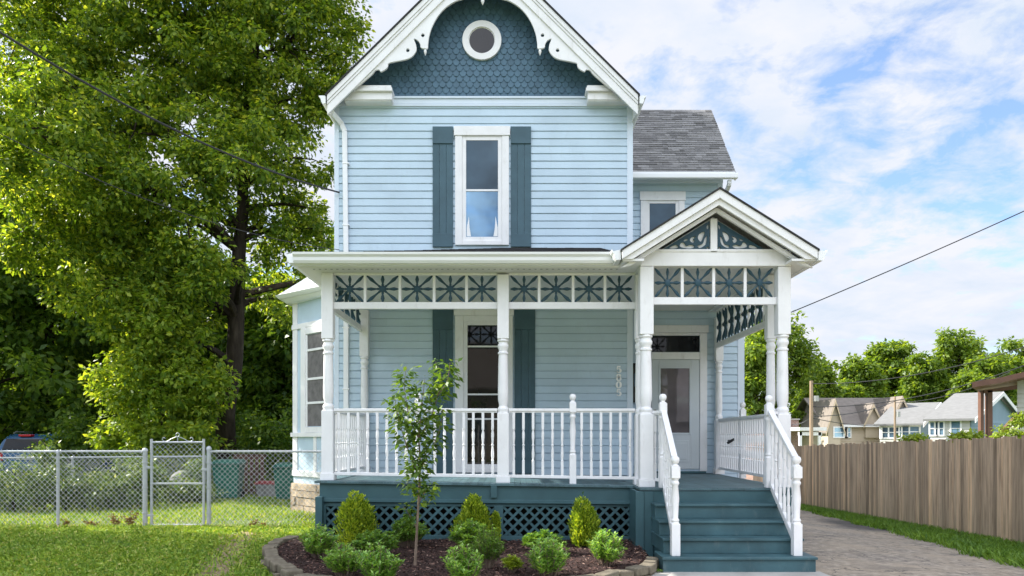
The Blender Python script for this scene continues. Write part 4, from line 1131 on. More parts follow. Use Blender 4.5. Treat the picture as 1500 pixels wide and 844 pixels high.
# ================================================================= TREES
def tree(name, label, base, trunk_r, trunk_pts, lobes, nclump, per, leaf, clump_r, mat, seed, group=None, cat='tree', bark='bark', twigs=60, droop=.35, limbs=True, flat=.65):
    r = np.random.default_rng(seed); base = Vector(base)
    root = empty(name, label, cat, base, 0, group)
    lo = np.array([l[:3] for l in lobes], float); rad = np.array([l[3:6] if len(l) >= 6 else (l[3],) * 3 for l in lobes], float)
    vol = rad.prod(1) ** .8; pick = r.choice(len(lobes), nclump, p=vol / vol.sum())
    d = unit(r.normal(size=(nclump, 3))); rr = r.uniform(0, 1, nclump) ** .45
    cc = lo[pick] + d * rad[pick] * rr[:, None]
    keep = cc[:, 2] > base.z + .15; cc = cc[keep]; pick = pick[keep]; d = d[keep]; n = len(cc)
    # branches
    tb = MB(); pts = [Vector(p) for p in trunk_pts]
    if pts:
        fine = [Vector(q) for q in _sp3(pts, 5)]
        K = len(fine); rads = [trunk_r * (1.25 if i == 0 else 1) * (1 - .72 * i / (K - 1)) for i in range(K)]
        tb.tube(fine, rads, 10)
        tips = []
        for li in range(len(lobes)):
            tgt = Vector(lo[li]); cand = [i for i in range(K) if fine[i].z < tgt.z - .15 * abs(tgt.x - fine[i].x)] or [K // 3]
            i = min(cand, key=lambda i: (fine[i] - tgt).length + .3 * abs(fine[i].z - (tgt.z - .5 * (tgt - fine[i]).length)))
            if not limbs: continue
            p0 = fine[i]; seg = [p0]; L0 = (tgt - p0).length
            for q in (.3, .6, 1.0):
                seg.append(p0.lerp(tgt, q) + Vector((r.normal(0, .05) * L0, r.normal(0, .05) * L0, .10 * L0 * math.sin(q * 3.0))))
            sg = [Vector(q) for q in _sp3(seg, 4)]; r0 = max(rads[i] * .55, trunk_r * .12)
            tb.tube(sg, [r0 * (1 - .8 * j / (len(sg) - 1)) for j in range(len(sg))], 6); tips.append(sg)
        for j in r.choice(n, min(twigs, n), replace=False):
            tgt = Vector(cc[j]); src = tips[pick[j]] if limbs else fine
            p0 = min(src, key=lambda q: (q - tgt).length); mid = p0.lerp(tgt, .5) + Vector((0, 0, .08 * (tgt - p0).length))
            tb.tube([p0, mid, tgt], [trunk_r * .10, trunk_r * .06, trunk_r * .02], 5)
        tb.build('trunk', M[bark], root, base, smooth=True)
    # leaves
    tot = n * per
    ci = np.repeat(np.arange(n), per); cr = (clump_r * r.uniform(.6, 1.35, n))[ci]
    off = unit(r.normal(size=(tot, 3))) * (r.uniform(0, 1, tot) ** .5)[:, None] * cr[:, None]; off[:, 2] *= flat
    c = cc[ci] + off
    dirr = off + r.normal(0, .5, (tot, 3)) * cr[:, None] * .7; dirr[:, 2] -= droop * cr
    nr = np.stack([r.normal(0, .8, tot), r.normal(0, .8, tot), np.full(tot, 1.0)], -1) + unit(off) * .5
    ln = leaf * r.uniform(.6, 1.35, tot)
    k = c[:, 2] > base.z + .02
    npmesh('crown', leaves(c[k], dirr[k], nr[k], ln[k], ln[k] * r.uniform(.45, .7, k.sum())), 4, mat, root, base)
    return root
def _sp3(pts, n):
    out = []; N = len(pts)
    for i in range(N - 1):
        p0, p1, p2, p3 = [pts[min(max(i + k, 0), N - 1)] for k in (-1, 0, 1, 2)]
        for j in range(n):
            t = j / n; out.append(.5 * (2 * p1 + (p2 - p0) * t + (2 * p0 - 5 * p1 + 4 * p2 - p3) * t * t + (3 * p1 - p0 - 3 * p2 + p3) * t ** 3))
    out.append(pts[-1]); return out
def lob(px, py, r, Y, sy=1.0, dy=0.0):
    s = F / Y; p = W(px, py, Y); return (p.x, p.y + dy, p.z, r / s, r / s * sy, r / s)
# the big maple
YM = 21.0
bt = W(338, 655, YM)
tree('maple_tree', 'tall spreading broadleaf tree with dark trunk rising behind the chain-link gate', (bt.x, YM, g(bt.x, YM)), .29,
     [(bt.x, YM, g(bt.x, YM) - .1), W(330, 610, YM), W(342, 540, YM), W(347, 450, YM), W(350, 370, YM), W(356, 290, YM), W(350, 200, YM), W(372, 90, YM), W(380, -40, YM)],
     [lob(60, 60, 100, YM, 1, -.5), lob(130, 110, 110, YM), lob(270, 60, 130, YM, 1.1), lob(415, 70, 110, YM), lob(470, 150, 62, YM), lob(500, 50, 48, YM), lob(515, 100, 38, YM, 1, .3), lob(60, 220, 90, YM, 1, .8), lob(180, 220, 120, YM, 1, -1.0), lob(330, 190, 110, YM), lob(430, 235, 60, YM), lob(120, 340, 95, YM, 1, -1), lob(250, 330, 100, YM, 1, -1), lob(400, 330, 70, YM, 1, .7), lob(455, 330, 42, YM, 1, .6),
      lob(220, 430, 85, YM, 1, -1.4), lob(300, 440, 60, YM, 1, -1), lob(290, -80, 150, YM), lob(140, -60, 120, YM), lob(430, -60, 110, YM), lob(400, 430, 50, YM, 1, 1.0), lob(345, 300, 55, YM, 1, -2.2), lob(320, 390, 46, YM, 1, -2.0), lob(395, 255, 50, YM, 1, -1.6), lob(375, 420, 34, YM, 1, -1.6), lob(290, 500, 45, YM, 1, -1.6), lob(350, 440, 36, YM, 1, -2.2), lob(335, 250, 44, YM, 1, -2), lob(45, 205, 105, 17.4, .8), lob(130, 235, 70, 17.6, .8), lob(474, 322, 34, YM, 1, 1.6), lob(466, 400, 44, YM, 1, 1.8), lob(430, 290, 44, YM, 1, 1.2)],  # the two boughs reaching forward at left are added to shade the bay
     1600, 128, .135, .43, L['big'], 3, twigs=260)
# understory and trees behind, left
YU_ = 19.4
tree('understory_tree', 'leafy yellow-green young tree arching low in front of the maple trunk', (X(240, YU_), YU_, g(X(240, YU_), YU_)), .07,
     [(X(240, YU_), YU_, g(-9, YU_)), W(238, 600, YU_), W(235, 540, YU_), W(230, 470, YU_)],
     [lob(230, 480, 70, YU_), lob(175, 560, 40, YU_), lob(250, 560, 66, YU_), lob(200, 630, 48, YU_), lob(280, 620, 50, YU_), lob(155, 640, 26, YU_), lob(310, 560, 36, YU_), lob(240, 670, 50, YU_)], 420, 50, .14, .34, L['mid'], 5, twigs=60)
bgs = [(-60, 430, 240, 26, 'dark leafy tree at the left edge behind the blue car', 21), (70, 330, 150, 27, 'dark tree behind the blue car, right of the leftmost one', 22), (200, 420, 130, 30, 'dark tree deep behind the arching young tree', 23),
       (330, 470, 110, 30, 'dark tree behind the maple trunk', 24), (430, 500, 100, 28, 'dark tree between the maple trunk and the bay window', 25), (520, 440, 100, 36, 'distant dark tree half hidden behind the house', 26)]
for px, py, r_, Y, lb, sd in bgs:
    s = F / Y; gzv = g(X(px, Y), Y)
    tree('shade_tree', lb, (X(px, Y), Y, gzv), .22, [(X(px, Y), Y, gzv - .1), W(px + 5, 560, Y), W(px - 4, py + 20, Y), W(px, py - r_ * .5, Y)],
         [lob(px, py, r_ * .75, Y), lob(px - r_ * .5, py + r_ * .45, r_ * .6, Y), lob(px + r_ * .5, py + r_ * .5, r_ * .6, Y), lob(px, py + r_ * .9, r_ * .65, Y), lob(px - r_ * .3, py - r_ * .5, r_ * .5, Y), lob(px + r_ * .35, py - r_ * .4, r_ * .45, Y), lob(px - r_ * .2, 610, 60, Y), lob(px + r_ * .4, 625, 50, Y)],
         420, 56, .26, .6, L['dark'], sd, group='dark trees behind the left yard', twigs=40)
# the far wood edge closing the view to the left: one mass of leaves
N = 42000; a_ = rng.uniform(0, 1, N); x = -34 + 30 * a_; top = 6.5 + 1.6 * np.sin(x * .9) + 1.0 * np.sin(x * 2.3 + 1); z = rng.uniform(0, 1, N) ** .8 * top; y = 37 + 2.2 * np.sin(x * 1.3) + rng.normal(0, 1.0, N)
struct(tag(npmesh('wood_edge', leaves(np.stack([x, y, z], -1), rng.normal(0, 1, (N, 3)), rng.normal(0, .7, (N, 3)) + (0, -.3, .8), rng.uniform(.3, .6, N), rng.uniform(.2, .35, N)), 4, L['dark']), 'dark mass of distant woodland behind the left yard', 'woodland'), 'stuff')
# bushes along the back fence, left
for i, (px, py, rx, rp, Y, mt, lb) in enumerate([(20, 712, 62, 34, 14.6, 'hedge', 'pale-flecked bush along the back fence at the left edge of the yard'), (95, 712, 50, 30, 14.8, 'hedge', 'pale-flecked bush behind the line post of the chain-link fence'), (160, 715, 44, 27, 15.0, 'hedge', 'low leafy bush left of the gate, behind the fence'), (200, 700, 40, 36, 15.6, 'hedge', 'taller leafy bush at the left gate post'), (275, 722, 36, 18, 16.4, 'hedge', 'low weedy bush seen through the gate'), (300, 690, 26, 24, 17.6, 'dark', 'dark shrub behind the right gate post'), (65, 665, 14, 30, 15.2, 'hedge', 'thin upright weed rising above the back fence in front of the car'), (-60, 700, 60, 45, 15, 'hedge', 'big bush outside the left edge of the yard'),
                                                       (400, 640, 55, 45, 21, 'dark', 'dark shrub mass behind the green bins'), (455, 630, 40, 70, 23, 'dark', 'dark shrub behind the bay window'), (110, 640, 40, 30, 22, 'dark', 'dark shrub right of the blue car'), (335, 640, 60, 40, 23.5, 'dark', 'dark shrub at the foot of the maple trunk')]):
    p = W(px, py, Y); s = F / Y; b = g(p.x, Y); zc = max(p.z, b + .15)
    tree('bush', lb, (p.x, Y, b), .03, [(p.x, Y, b - .03), (p.x + .02, Y, b + .3), (p.x, Y, max(zc, b + .4))], [(p.x, Y, zc, rx / s, .5, rp / s), (p.x - rx / s * .5, Y - .1, b + (zc - b) * .6, rx / s * .6, .4, rp / s * .8), (p.x + rx / s * .5, Y + .1, b + (zc - b) * .7, rx / s * .6, .4, rp / s * .8), (p.x, Y, b + .15, rx / s, .4, .2)],
         int(110 * (1 if rx > 20 else .35)), 34, .075 if Y < 18 else .13, .17 if Y < 18 else .35, L[mt], 40 + i, cat='bush', twigs=16)
# young tree in the bed
YY = 8.66
def ybed(px, py, z=.15): return (EYE - z) * F / (py - 640)
p0 = W(608, 826, YY)
def young():
    r = np.random.default_rng(77); base = Vector((p0.x, YY, float(mz(p0.x, YY))))
    root = empty('young_tree', 'slender young tree with two leafy leaders in the mulch bed', 'tree', base)
    tb = MB()
    stems = [[(608, 828), (611, 770), (614, 720), (615, 670), (613, 642)], [(613, 642), (600, 615), (594, 590), (590, 560), (593, 535)], [(613, 642), (630, 612), (640, 580), (645, 550), (636, 528)], [(640, 580), (655, 560), (660, 532)], [(614, 700), (596, 650), (586, 610), (582, 580)], [(614, 690), (634, 655), (646, 625), (650, 600)], [(611, 775), (598, 752), (590, 742)], [(612, 740), (622, 720), (628, 715)], [(613, 725), (602, 712), (596, 706)], [(613, 642), (616, 610), (620, 575), (622, 555)]]
    C = []; D = []
    for i, s in enumerate(stems):
        dy = r.uniform(-.25, .25) if i else 0
        pts = [W(a, b, YY) + Vector((0, dy * j / (len(s) - 1), 0)) for j, (a, b) in enumerate(s)]; f = _sp3(pts, 6)
        r0 = .017 if i == 0 else .008
        tb.tube(f, [r0 * (1 - (.5 if i == 0 else .75) * j / (len(f) - 1)) for j in range(len(f))], 7)
        for j in range(len(f) - 1):
            seg = (f[j + 1] - f[j]).length; nlf = int(seg * (260 if i else 0))
            if i == 0 and f[j].z > 1.0: nlf = int(seg * 190)
            for _ in range(nlf):
                q = f[j].lerp(f[j + 1], r.uniform()); a = r.uniform(0, 6.28); rad = r.uniform(.015, .12)
                C.append((q.x + math.cos(a) * rad, q.y + math.sin(a) * rad, q.z + r.uniform(-.06, .06))); D.append((math.cos(a), math.sin(a), r.normal(-.35, .5)))
    tb.build('trunk', M['barkyoung'], root, base, smooth=True)
    C = np.array(C); D = np.array(D); N = len(C)
    nr = np.stack([r.normal(0, .5, N), r.normal(0, .5, N), np.ones(N)], -1)
    ln = r.uniform(.06, .10, N)
    npmesh('crown', leaves(C, D, nr, ln, ln * r.uniform(.5, .65, N)), 4, L['young'], root, base)
young()
# shrubs of the bed
def shrub(kind, px, py, top, w, label):
    r = np.random.default_rng(int(px * 7 + py)); Y = min(ybed(px, py, .16), 10.30 if kind == 'gold' else 10.42); x = X(px, Y); b = float(mz(x, Y)); s = F / Y
    base = Vector((x, Y, b)); h = (Z(top, Y) - b) * (1.0 if kind == 'gold' else 1.06); R_ = w / s / 2 * 1.08
    names = dict(gold='golden_arborvitae', sedum='stonecrop', spirea='spirea_shrub', fine='spirea_shrub', lime='lime_groundcover')
    root = empty(names[kind], label, 'shrub', base, 0, 'shrubs planted in the mulch bed')
    tb = MB(); C = []; D = []; Nn = []; LN = []
    if kind == 'gold':
        n = 6400; npl = 9; pl = r.integers(0, npl, n); pa = r.uniform(0, 6.28, npl); pq = r.uniform(.15, .58, npl); ph_ = r.uniform(.66, 1.0, npl) - .28 * pq; ph_[0] = 1.0; pq[0] = .06; ph_[1] = .93; pq[1] = .22; pr_w = r.uniform(.52, .70, npl)
        z = r.uniform(.0, 1, n) ** .9; prof = np.where(z > .35, np.sqrt(np.clip(1 - ((z - .35) / .65) ** 2.4, 0, 1)), .72 + .28 * z / .35)
        a = r.uniform(0, 6.28, n); rr = R_ * pr_w[pl] * prof * (1 + .12 * np.sin(a * 4 + z * 14 + pl)) * r.uniform(.7, 1.05, n)
        C = np.stack([x + R_ * (pq * np.cos(pa))[pl] + rr * np.cos(a), Y + R_ * (pq * np.sin(pa))[pl] + rr * np.sin(a), b + z * h * ph_[pl] + r.normal(0, .012, n)], -1)
        D = np.stack([np.cos(a) * .55, np.sin(a) * .55, np.full(n, 1.0)], -1) + r.normal(0, .3, (n, 3)); Nn = np.stack([-np.sin(a), np.cos(a), r.normal(0, .4, n)], -1) + r.normal(0, .5, (n, 3)); LN = r.uniform(.03, .06, n); wd = LN * .42
        for k in range(3): tb.tube([(x, Y, b - .02), (x + r.normal(0, .04), Y + r.normal(0, .04), b + h * .7)], [.012, .005], 6)
        mat = L['gold']
    elif kind == 'sedum':
        ns = int(40 + 16 * w / 55); 
        for k in range(ns):
            a = r.uniform(0, 6.28); q = r.uniform(0, 1) ** .6; tip = Vector((x + math.cos(a) * q * R_, Y + math.sin(a) * q * R_, b + h * (1 - .38 * q * q) * r.uniform(.55, 1.12))); b0 = Vector((x + math.cos(a) * q * R_ * .35, Y + math.sin(a) * q * R_ * .35, b - .01))
            tb.tube([b0, b0.lerp(tip, .5) + Vector((0, 0, .02)), tip], [.006, .005, .003], 5)
            for j in range(38):
                f = r.uniform(.3, 1.02); p = b0.lerp(tip, f); an = r.uniform(0, 6.28); rad = .012
                C.append((p.x + math.cos(an) * rad, p.y + math.sin(an) * rad, p.z)); D.append((math.cos(an), math.sin(an), .75 + r.normal(0, .3))); Nn.append((-math.cos(an) * .6, -math.sin(an) * .6, 1)); LN.append(r.uniform(.045, .08) * (1.1 - .35 * f))
        C, D, Nn, LN = map(np.array, (C, D, Nn, LN)); wd = LN * .48; mat = L['sedum']
    else:
        ns = 110 if kind != 'lime' else 40
        for k in range(ns):
            a = r.uniform(0, 6.28); q = r.uniform(0, 1) ** .55; tip = Vector((x + math.cos(a) * q * R_, Y + math.sin(a) * q * R_ * .9, b + max(.05, h * math.sqrt(max(0, 1 - .8 * q * q)) * r.uniform(.75, 1.05)))); b0 = Vector((x + math.cos(a) * q * R_ * .3, Y + math.sin(a) * q * R_ * .3, b - .01))
            tb.tube([b0, b0.lerp(tip, .5) + Vector((0, 0, .03)), tip], [.004, .003, .002], 4)
            for j in range(44 if kind != 'lime' else 24):
                f = r.uniform(.35, 1.03); p = b0.lerp(tip, f) + Vector((0, 0, .03 * math.sin(f * 3.1))); an = r.uniform(0, 6.28)
                C.append((p.x, p.y, p.z)); D.append((math.cos(an), math.sin(an), .35 + r.normal(0, .35))); Nn.append((r.normal(0, .4), r.normal(0, .4), 1)); LN.append(r.uniform(.032, .06) * (.85 if kind == 'fine' else 1))
        C, D, Nn, LN = map(np.array, (C, D, Nn, LN)); wd = LN * (.2 if kind == 'fine' else .36); mat = L['lime'] if kind == 'lime' else L['spirea']
    tb.build('stem', M['barkyoung'], root, base)
    npmesh('foliage', leaves(C, D, Nn, LN, wd), 4, mat, root, base)
shrub('gold', 521, 790, 722, 52, 'golden upright conifer at the left lattice panel')
shrub('gold', 692, 786, 727, 46, 'golden conifer behind the blue-green shrubs near the middle porch post')
shrub('gold', 853, 800, 731, 47, 'golden conifer in front of the right lattice panel')
shrub('gold', 726, 783, 753, 12, 'tiny golden conifer seedling beside the lattice divider')
shrub('sedum', 468, 815, 771, 52, 'fleshy light green plant nearest the lawn end of the bed')
shrub('sedum', 506, 838, 797, 62, 'fleshy light green plant in front of the left golden conifer')
shrub('sedum', 554, 850, 803, 62, 'fleshy light green plant at the front edge left of the sapling')
shrub('sedum', 680, 850, 804, 58, 'fleshy light green plant right of the sapling at the front edge')
shrub('sedum', 803, 839, 794, 62, 'fleshy light green plant in front of the low feathery shrub')
shrub('sedum', 888, 825, 781, 54, 'fleshy light green plant at the steps end of the bed')
shrub('spirea', 550, 815, 780, 68, 'dense mid green mound behind the two left fleshy plants')
shrub('spirea', 598, 802, 761, 58, 'mid green mound behind the sapling stem')
shrub('spirea', 690, 808, 765, 58, 'feathery green mound at the foot of the middle golden conifer')
shrub('fine', 713, 828, 775, 50, 'fine-leaved round green shrub in the middle of the bed')
shrub('spirea', 796, 810, 780, 62, 'low feathery shrub under the right lattice panel')
shrub('lime', 748, 834, 817, 30, 'small lime green ground plant in the middle of the mulch')
shrub('lime', 553, 846, 836, 16, 'tiny lime seedling at the front of the bed')
# weeds by the steps and dead weeds along the fence line
def weed(px, py, h, n, mat, label, Y=None, lf=.04, name='weed'):
    r = np.random.default_rng(int(px * 3 + py)); Y = Y or ybed(px, py, g(X(px, 12), 12)); x = X(px, Y); b = g(x, Y); base = Vector((x, Y, b)); root = empty(name, label, 'weed', base)
    tb = MB(); C = []; D = []
    for k in range(n):
        a = r.uniform(0, 6.28); q = r.uniform(.02, .12); tip = base + Vector((math.cos(a) * q, math.sin(a) * q, h * r.uniform(.5, 1.05)))
        tb.tube([base + Vector((math.cos(a) * .02, math.sin(a) * .02, -.01)), tip], [.004, .002], 4)
        for j in range(16):
            f = r.uniform(.2, 1); p = base.lerp(tip, f); an = r.uniform(0, 6.28); C.append(p); D.append((math.cos(an), math.sin(an), r.normal(0, .5)))
    tb.build('stem', M['barkyoung'], root, base)
    C = np.array(C); D = np.array(D); N = len(C); ln = r.uniform(.6, 1.3, N) * lf
    npmesh('foliage', leaves(C, D, r.normal(0, 1, (N, 3)) + (0, 0, .5), ln, ln * .5), 4, mat, root, base)
for px, py, h, n, lb in ((170, 766, .22, 6, 'dry brown weed left of the gate, the taller pair\'s left one'), (191, 766, .26, 7, 'tall dry brown weed closest to the left gate post'), (133, 765, .10, 8, 'flat clump of dead brown weed in the fence line'), (98, 765, .16, 3, 'single thin dead stalk beside the fence line post'), (368, 764, .12, 3, 'dead stalk right of the gate'), (386, 765, .08, 2, 'short dead stalk between gate and stone foundation')):
    weed(px, py, h, n, M['dry'], lb, 12.25, .05)
for px, py, lb in ((957, 836, 'green weed tuft between the bed edging and the steps'), (948, 828, 'small green weed against the last edging block')): weed(px, py, .08, 9, L['ivy'], lb, 9.0, .035)

# ================================================================= CHAIN LINK
def mesh_wires(mb, x0, x1, y0, y1, z0, z1, p=.088, r=.0027):
    Ln = math.hypot(x1 - x0, y1 - y0); h = z1 - z0; ux, uy = (x1 - x0) / Ln, (y1 - y0) / Ln
    def P(s, z, o): return Vector((x0 + ux * s - uy * o, y0 + uy * s + ux * o, z))
    s = -h
    while s < Ln:
        for dr in (1, -1):
            a, b = (s, z0), (s + h, z1)
            if dr < 0: a, b = (s + h, z0), (s, z1)
            # clip in s
            (sa, za), (sb, zb3) = a, b
            def clipend(sa, za, sb, zb3):
                if sa < 0: f = -sa / (sb - sa); sa, za = 0, za + (zb3 - za) * f
                if sa > Ln: f = (sa - Ln) / (sa - sb); sa, za = Ln, za + (zb3 - za) * f
                return sa, za
            sa2, za2 = clipend(sa, za, sb, zb3); sb2, zb4 = clipend(sb, zb3, sa, za)
            if abs(sa2 - sb2) < .01: continue
            mb.tube([P(sa2, za2, .003 * dr), P(sb2, zb4, .003 * dr)], r, 6)
        s += p
    n = int(Ln / p)
    for i in range(n): mb.beam(P(i * p + p / 2 - .008, z1, 0), P(i * p + p / 2 + .008, z1 + .03, 0), .004, .004)
YC = 12.45
def cpost(parent, x, y, r, z1, cap=True, o=None):
    m = MB(); m.tube([(x, y, g(x, y) - .05), (x, y, z1)], r, 12); m.lathe((x, y, z1), [(r * 1.2, -.03), (r * 1.2, 0), (r * .8, .02), (r * .2, .032)], 12)
    return m.build('post', M['metal'], parent, o, smooth=True)
zt = Z(661.5, YC)
def link_fence(label, x0, x1, posts, Y, zt, group=None, z0=None, Y1=None):
    Y1 = Y if Y1 is None else Y1
    o = Vector(((x0 + x1) / 2, (Y + Y1) / 2, g((x0 + x1) / 2, Y))); root = empty('chain_link_fence', label, 'fence', o, 0, group)
    yy = lambda x: Y + (Y1 - Y) * (x - x0) / (x1 - x0)
    m = MB(); m.tube([(x0, Y, zt), (x1, Y1, zt)], .019, 10); m.build('top_rail', M['metal'], root, o, smooth=True)
    zl = (z0 if z0 is not None else max(g(x0, Y), g(x1, Y1))) + .03
    m = MB(); mesh_wires(m, x0, x1, Y - .03, Y1 - .03, zl, zt + .01); m.build('wire_mesh', M['metal'], root, o)
    for px, r, zp in posts: cpost(root, px, yy(px), r, zp, o=o)
    for px, r, zp in posts:
        for q in (.15, .5, .85):
            m = MB(); m.lathe((px, yy(px), zl + (zt - zl) * q), [(r * 1.25, -.012), (r * 1.25, .012)], 10); m.build('tie_band', M['metal'], root, o)
link_fence('chain-link fence running left from the gate across the lawn', X(-140, YC), X(212, YC), [(X(-130, YC), .026, zt), (X(85, YC), .026, zt), (X(212.5, YC), .038, zt + .03)], YC, zt)
link_fence('chain-link fence between the gate and the bay window', X(306, YC), X(476, YC), [(X(306, YC), .036, zt + .06)], YC, zt)
YK = 15.9
link_fence('rear chain-link fence behind the bushes, parallel to the front one', X(-140, 15.3), X(300, 17.2), [(X(-60, 15.5), .026, Z(672, 15.4)), (X(98, 16.1), .026, Z(672, 15.4)), (X(300, 17.2), .03, Z(672, 15.4))], 15.3, Z(672, 15.4), Y1=17.2, z0=.15)
# gate
go = Vector((X(261, YC), YC, g(-5.5, YC))); gate = empty('chain_link_gate', 'narrow chain-link garden gate with scrolled wire top', 'gate', go)
gx0_, gx1_ = X(222, YC), X(298.5, YC); zgt, zgm, zgb = Z(648, YC), Z(708.5, YC), Z(769, YC)
m = MB()
m.tube([(gx0_, YC, zgb - .02), (gx0_, YC, Z(643, YC))], .022, 10); m.tube([(gx1_, YC, zgb - .02), (gx1_, YC, Z(643, YC))], .022, 10)
for z in (zgt, zgm, zgb): m.tube([(gx0_, YC, z), (gx1_, YC, z)], .017, 10)
m.build('gate_frame', M['metal'], gate, go, smooth=True)
m = MB(); mesh_wires(m, gx0_ + .02, gx1_ - .02, YC - .024, YC - .024, zgb + .02, zgt - .03); m.build('wire_mesh', M['metal'], gate, go)
m = MB()
cxg = (gx0_ + gx1_) / 2
m.tube([(cxg + .030 * math.cos(a), YC, Z(637, YC) + .03 * math.sin(a)) for a in np.linspace(0, 6.28, 17)], .006, 6)
m.tube([(cxg, YC, zgt + .01), (cxg, YC, Z(640, YC))], .008, 6)
for sg in (-1, 1):
    pts = [(cxg + sg * .02, YC, zgt + .09), (cxg + sg * .10, YC, zgt + .06), (cxg + sg * .17, YC, zgt + .02), (cxg + sg * .23, YC, zgt + .02), (cxg + sg * .255, YC, zgt + .055), (cxg + sg * .23, YC, zgt + .08), (cxg + sg * .205, YC, zgt + .06)]
    m.tube(_sp3([Vector(p) for p in pts], 5), .006, 6)
m.build('scroll_top', M['metal'], gate, go, smooth=True)
for z in (Z(685, YC), Z(755, YC)):
    m = MB(); m.box(gx0_ - .10, gx0_ + .03, YC - .02, YC + .02, z - .02, z + .02)
    m.build('hinge', M['metal'], gate, go, bevel=.005)
m = MB(); m.box(gx1_ - .03, gx1_ + .10, YC - .025, YC + .02, Z(688, YC) - .02, Z(688, YC) + .02); m.build('latch', M['metal'], gate, go, bevel=.005)
# bins and things behind the fence
def bin_(px, pyt, pyb, w, Y, label):
    x = X(px, Y); b = g(x, Y); h = Z(pyt, Y) - b; wd = w * Y / F / 2; o = Vector((x, Y, b)); root = empty('wheeled_bin', label, 'bin', o, R(8), 'green wheeled bins')
    m = MB(); k = .8
    m.hexa([(-wd * k, -.24, .05), (wd * k, -.24, .05), (wd * k, .24, .05), (-wd * k, .24, .05), (-wd, -.32, h - .1), (wd, -.32, h - .1), (wd, .32, h - .1), (-wd, .32, h - .1)])
    m.box(-wd - .02, wd + .02, -.34, .34, h - .13, h - .09)
    m.build('body', M['binplastic'], root, bevel=.02)
    m = MB(); m.hexa([(-wd - .03, -.37, h - .085), (wd + .03, -.37, h - .085), (wd + .03, .36, h - .085), (-wd - .03, .36, h - .085), (-wd + .03, -.3, h - .02), (wd - .03, -.3, h - .02), (wd - .03, .3, h), (-wd + .03, .3, h)]); m.tube([(-wd, .4, h - .08), (wd, .4, h - .08)], .018, 8)
    m.build('lid', M['binplastic'], root, bevel=.015)
    for sx in (-1, 1):
        m = MB(); m.lathe((sx * (wd - .05), .26, .11), [(.1, -.03), (.11, -.02), (.11, .02), (.1, .03)], 16, (1, 0, 0)); m.build('wheel', M['tyre'], root, smooth=True)
bin_(335, 673, 735, 38, 17.6, 'green wheeled bin right of the gate behind the fence'); bin_(420, 678, 736, 32, 17.4, 'green wheeled bin against the bay window foundation')
M['drum'] = paint('grey_drum_plastic', (.20, .20, .19), .8, .25, 5)
Yr = 18.2; o = Vector((X(394, Yr), Yr, g(X(394, Yr), Yr)))
tb_ = empty('red_lidded_tub', 'pale storage tub with a red lid between the two green bins', 'tub', o)
m = MB(); h = Z(709, Yr) - o.z; m.hexa([(-.22, -.17, 0), (.22, -.17, 0), (.22, .17, 0), (-.22, .17, 0), (-.27, -.2, h), (.27, -.2, h), (.27, .2, h), (-.27, .2, h)]); m.build('body', M['drum'], tb_, bevel=.02)
m = MB(); m.box(-.29, .29, -.22, .22, h, h + .05); m.box(-.25, .25, -.18, .18, h + .05, h + .07); m.build('lid', M['redplastic'], tb_, bevel=.015)
M['pallet'] = paint('old_reddish_wood', (.10, .055, .04), .9, .3, 6)
Yw = 18.6; o = Vector((X(366, Yw), Yw, g(X(366, Yw), Yw)))
pl = empty('wooden_pallet', 'reddish brown wooden pallet leaning upright beside the left bin', 'pallet', o)
m = MB()
for i in range(6): m.box(-.38 + i * .13, -.28 + i * .13, -.06, -.04, .02, 1.05)
m.build('slats', M['pallet'], pl)
m = MB()
for z in (.1, .52, .94): m.box(-.4, .4, -.039, .04, z, z + .09)
m.build('stringer', M['pallet'], pl)
M['drum'] = paint('grey_drum_plastic', (.22, .22, .2), .8, .25, 5)
Yh = 17.4; o = W(268, 705, Yh); o.z = g(o.x, Yh)
m = MB(); hh_ = Z(689, Yh) - o.z
pr_l = [(.30, 0), (.30, hh_ - .28)] + [(.30 * math.cos(a), hh_ - .28 + .28 * math.sin(a)) for a in np.linspace(.15, 1.5, 7)]
m.lathe(o, pr_l, 20)
tag(m.build('dome_lidded_drum', M['drum'], None, o, smooth=True), 'pale grey dome-topped drum half hidden by weeds behind the gate', 'drum')
# blue minivan
Yv = 24.0; xc = X(36, Yv); gv = g(xc, Yv)
van = empty('parked_minivan', 'blue minivan with a dark rear window parked at the left edge beyond the rear fence', 'car', (xc, Yv, gv))
def loft(mb, secs):
    n = len(secs[0]); vs = [p for s_ in secs for p in s_]; fs = []
    for j in range(len(secs) - 1):
        for k in range(n): fs.append((j * n + k, j * n + (k + 1) % n, (j + 1) * n + (k + 1) % n, (j + 1) * n + k))
    fs.append(tuple(range(n))[::-1]); fs.append(tuple((len(secs) - 1) * n + k for k in range(n)))
    mb.add(vs, fs)
Hc = Z(635.5, Yv) - gv
def sec(y, hw, zt_, zb_=.28, rt=.78):
    zs_ = 1.0 if zt_ > 1.1 else zt_ * .82
    half = [(hw * .90, zb_), (hw, zb_ + .15), (hw * 1.0, zs_ * .8), (hw * .985, zs_), (hw * (rt + .10), zs_ + (zt_ - zs_) * .62), (hw * rt, zt_ - .06), (hw * (rt - .14), zt_ - .01)]
    return [(a, y, b) for a, b in half] + [(-a, y, b) for a, b in half[::-1]]
m = MB(); loft(m, [sec(.0, .86, 1.0, .42, .9), sec(.05, .92, Hc - .12, .34, .74), sec(.35, .95, Hc, .28, .8), sec(1.6, .97, Hc + .02, .26, .8), sec(2.9, .97, Hc - .05, .26, .78), sec(3.6, .96, 1.12, .28, .9), sec(4.5, .92, .95, .3, .9), sec(4.8, .8, .7, .36, .9)])
m.build('body', M['carpaint'], van, smooth=True)
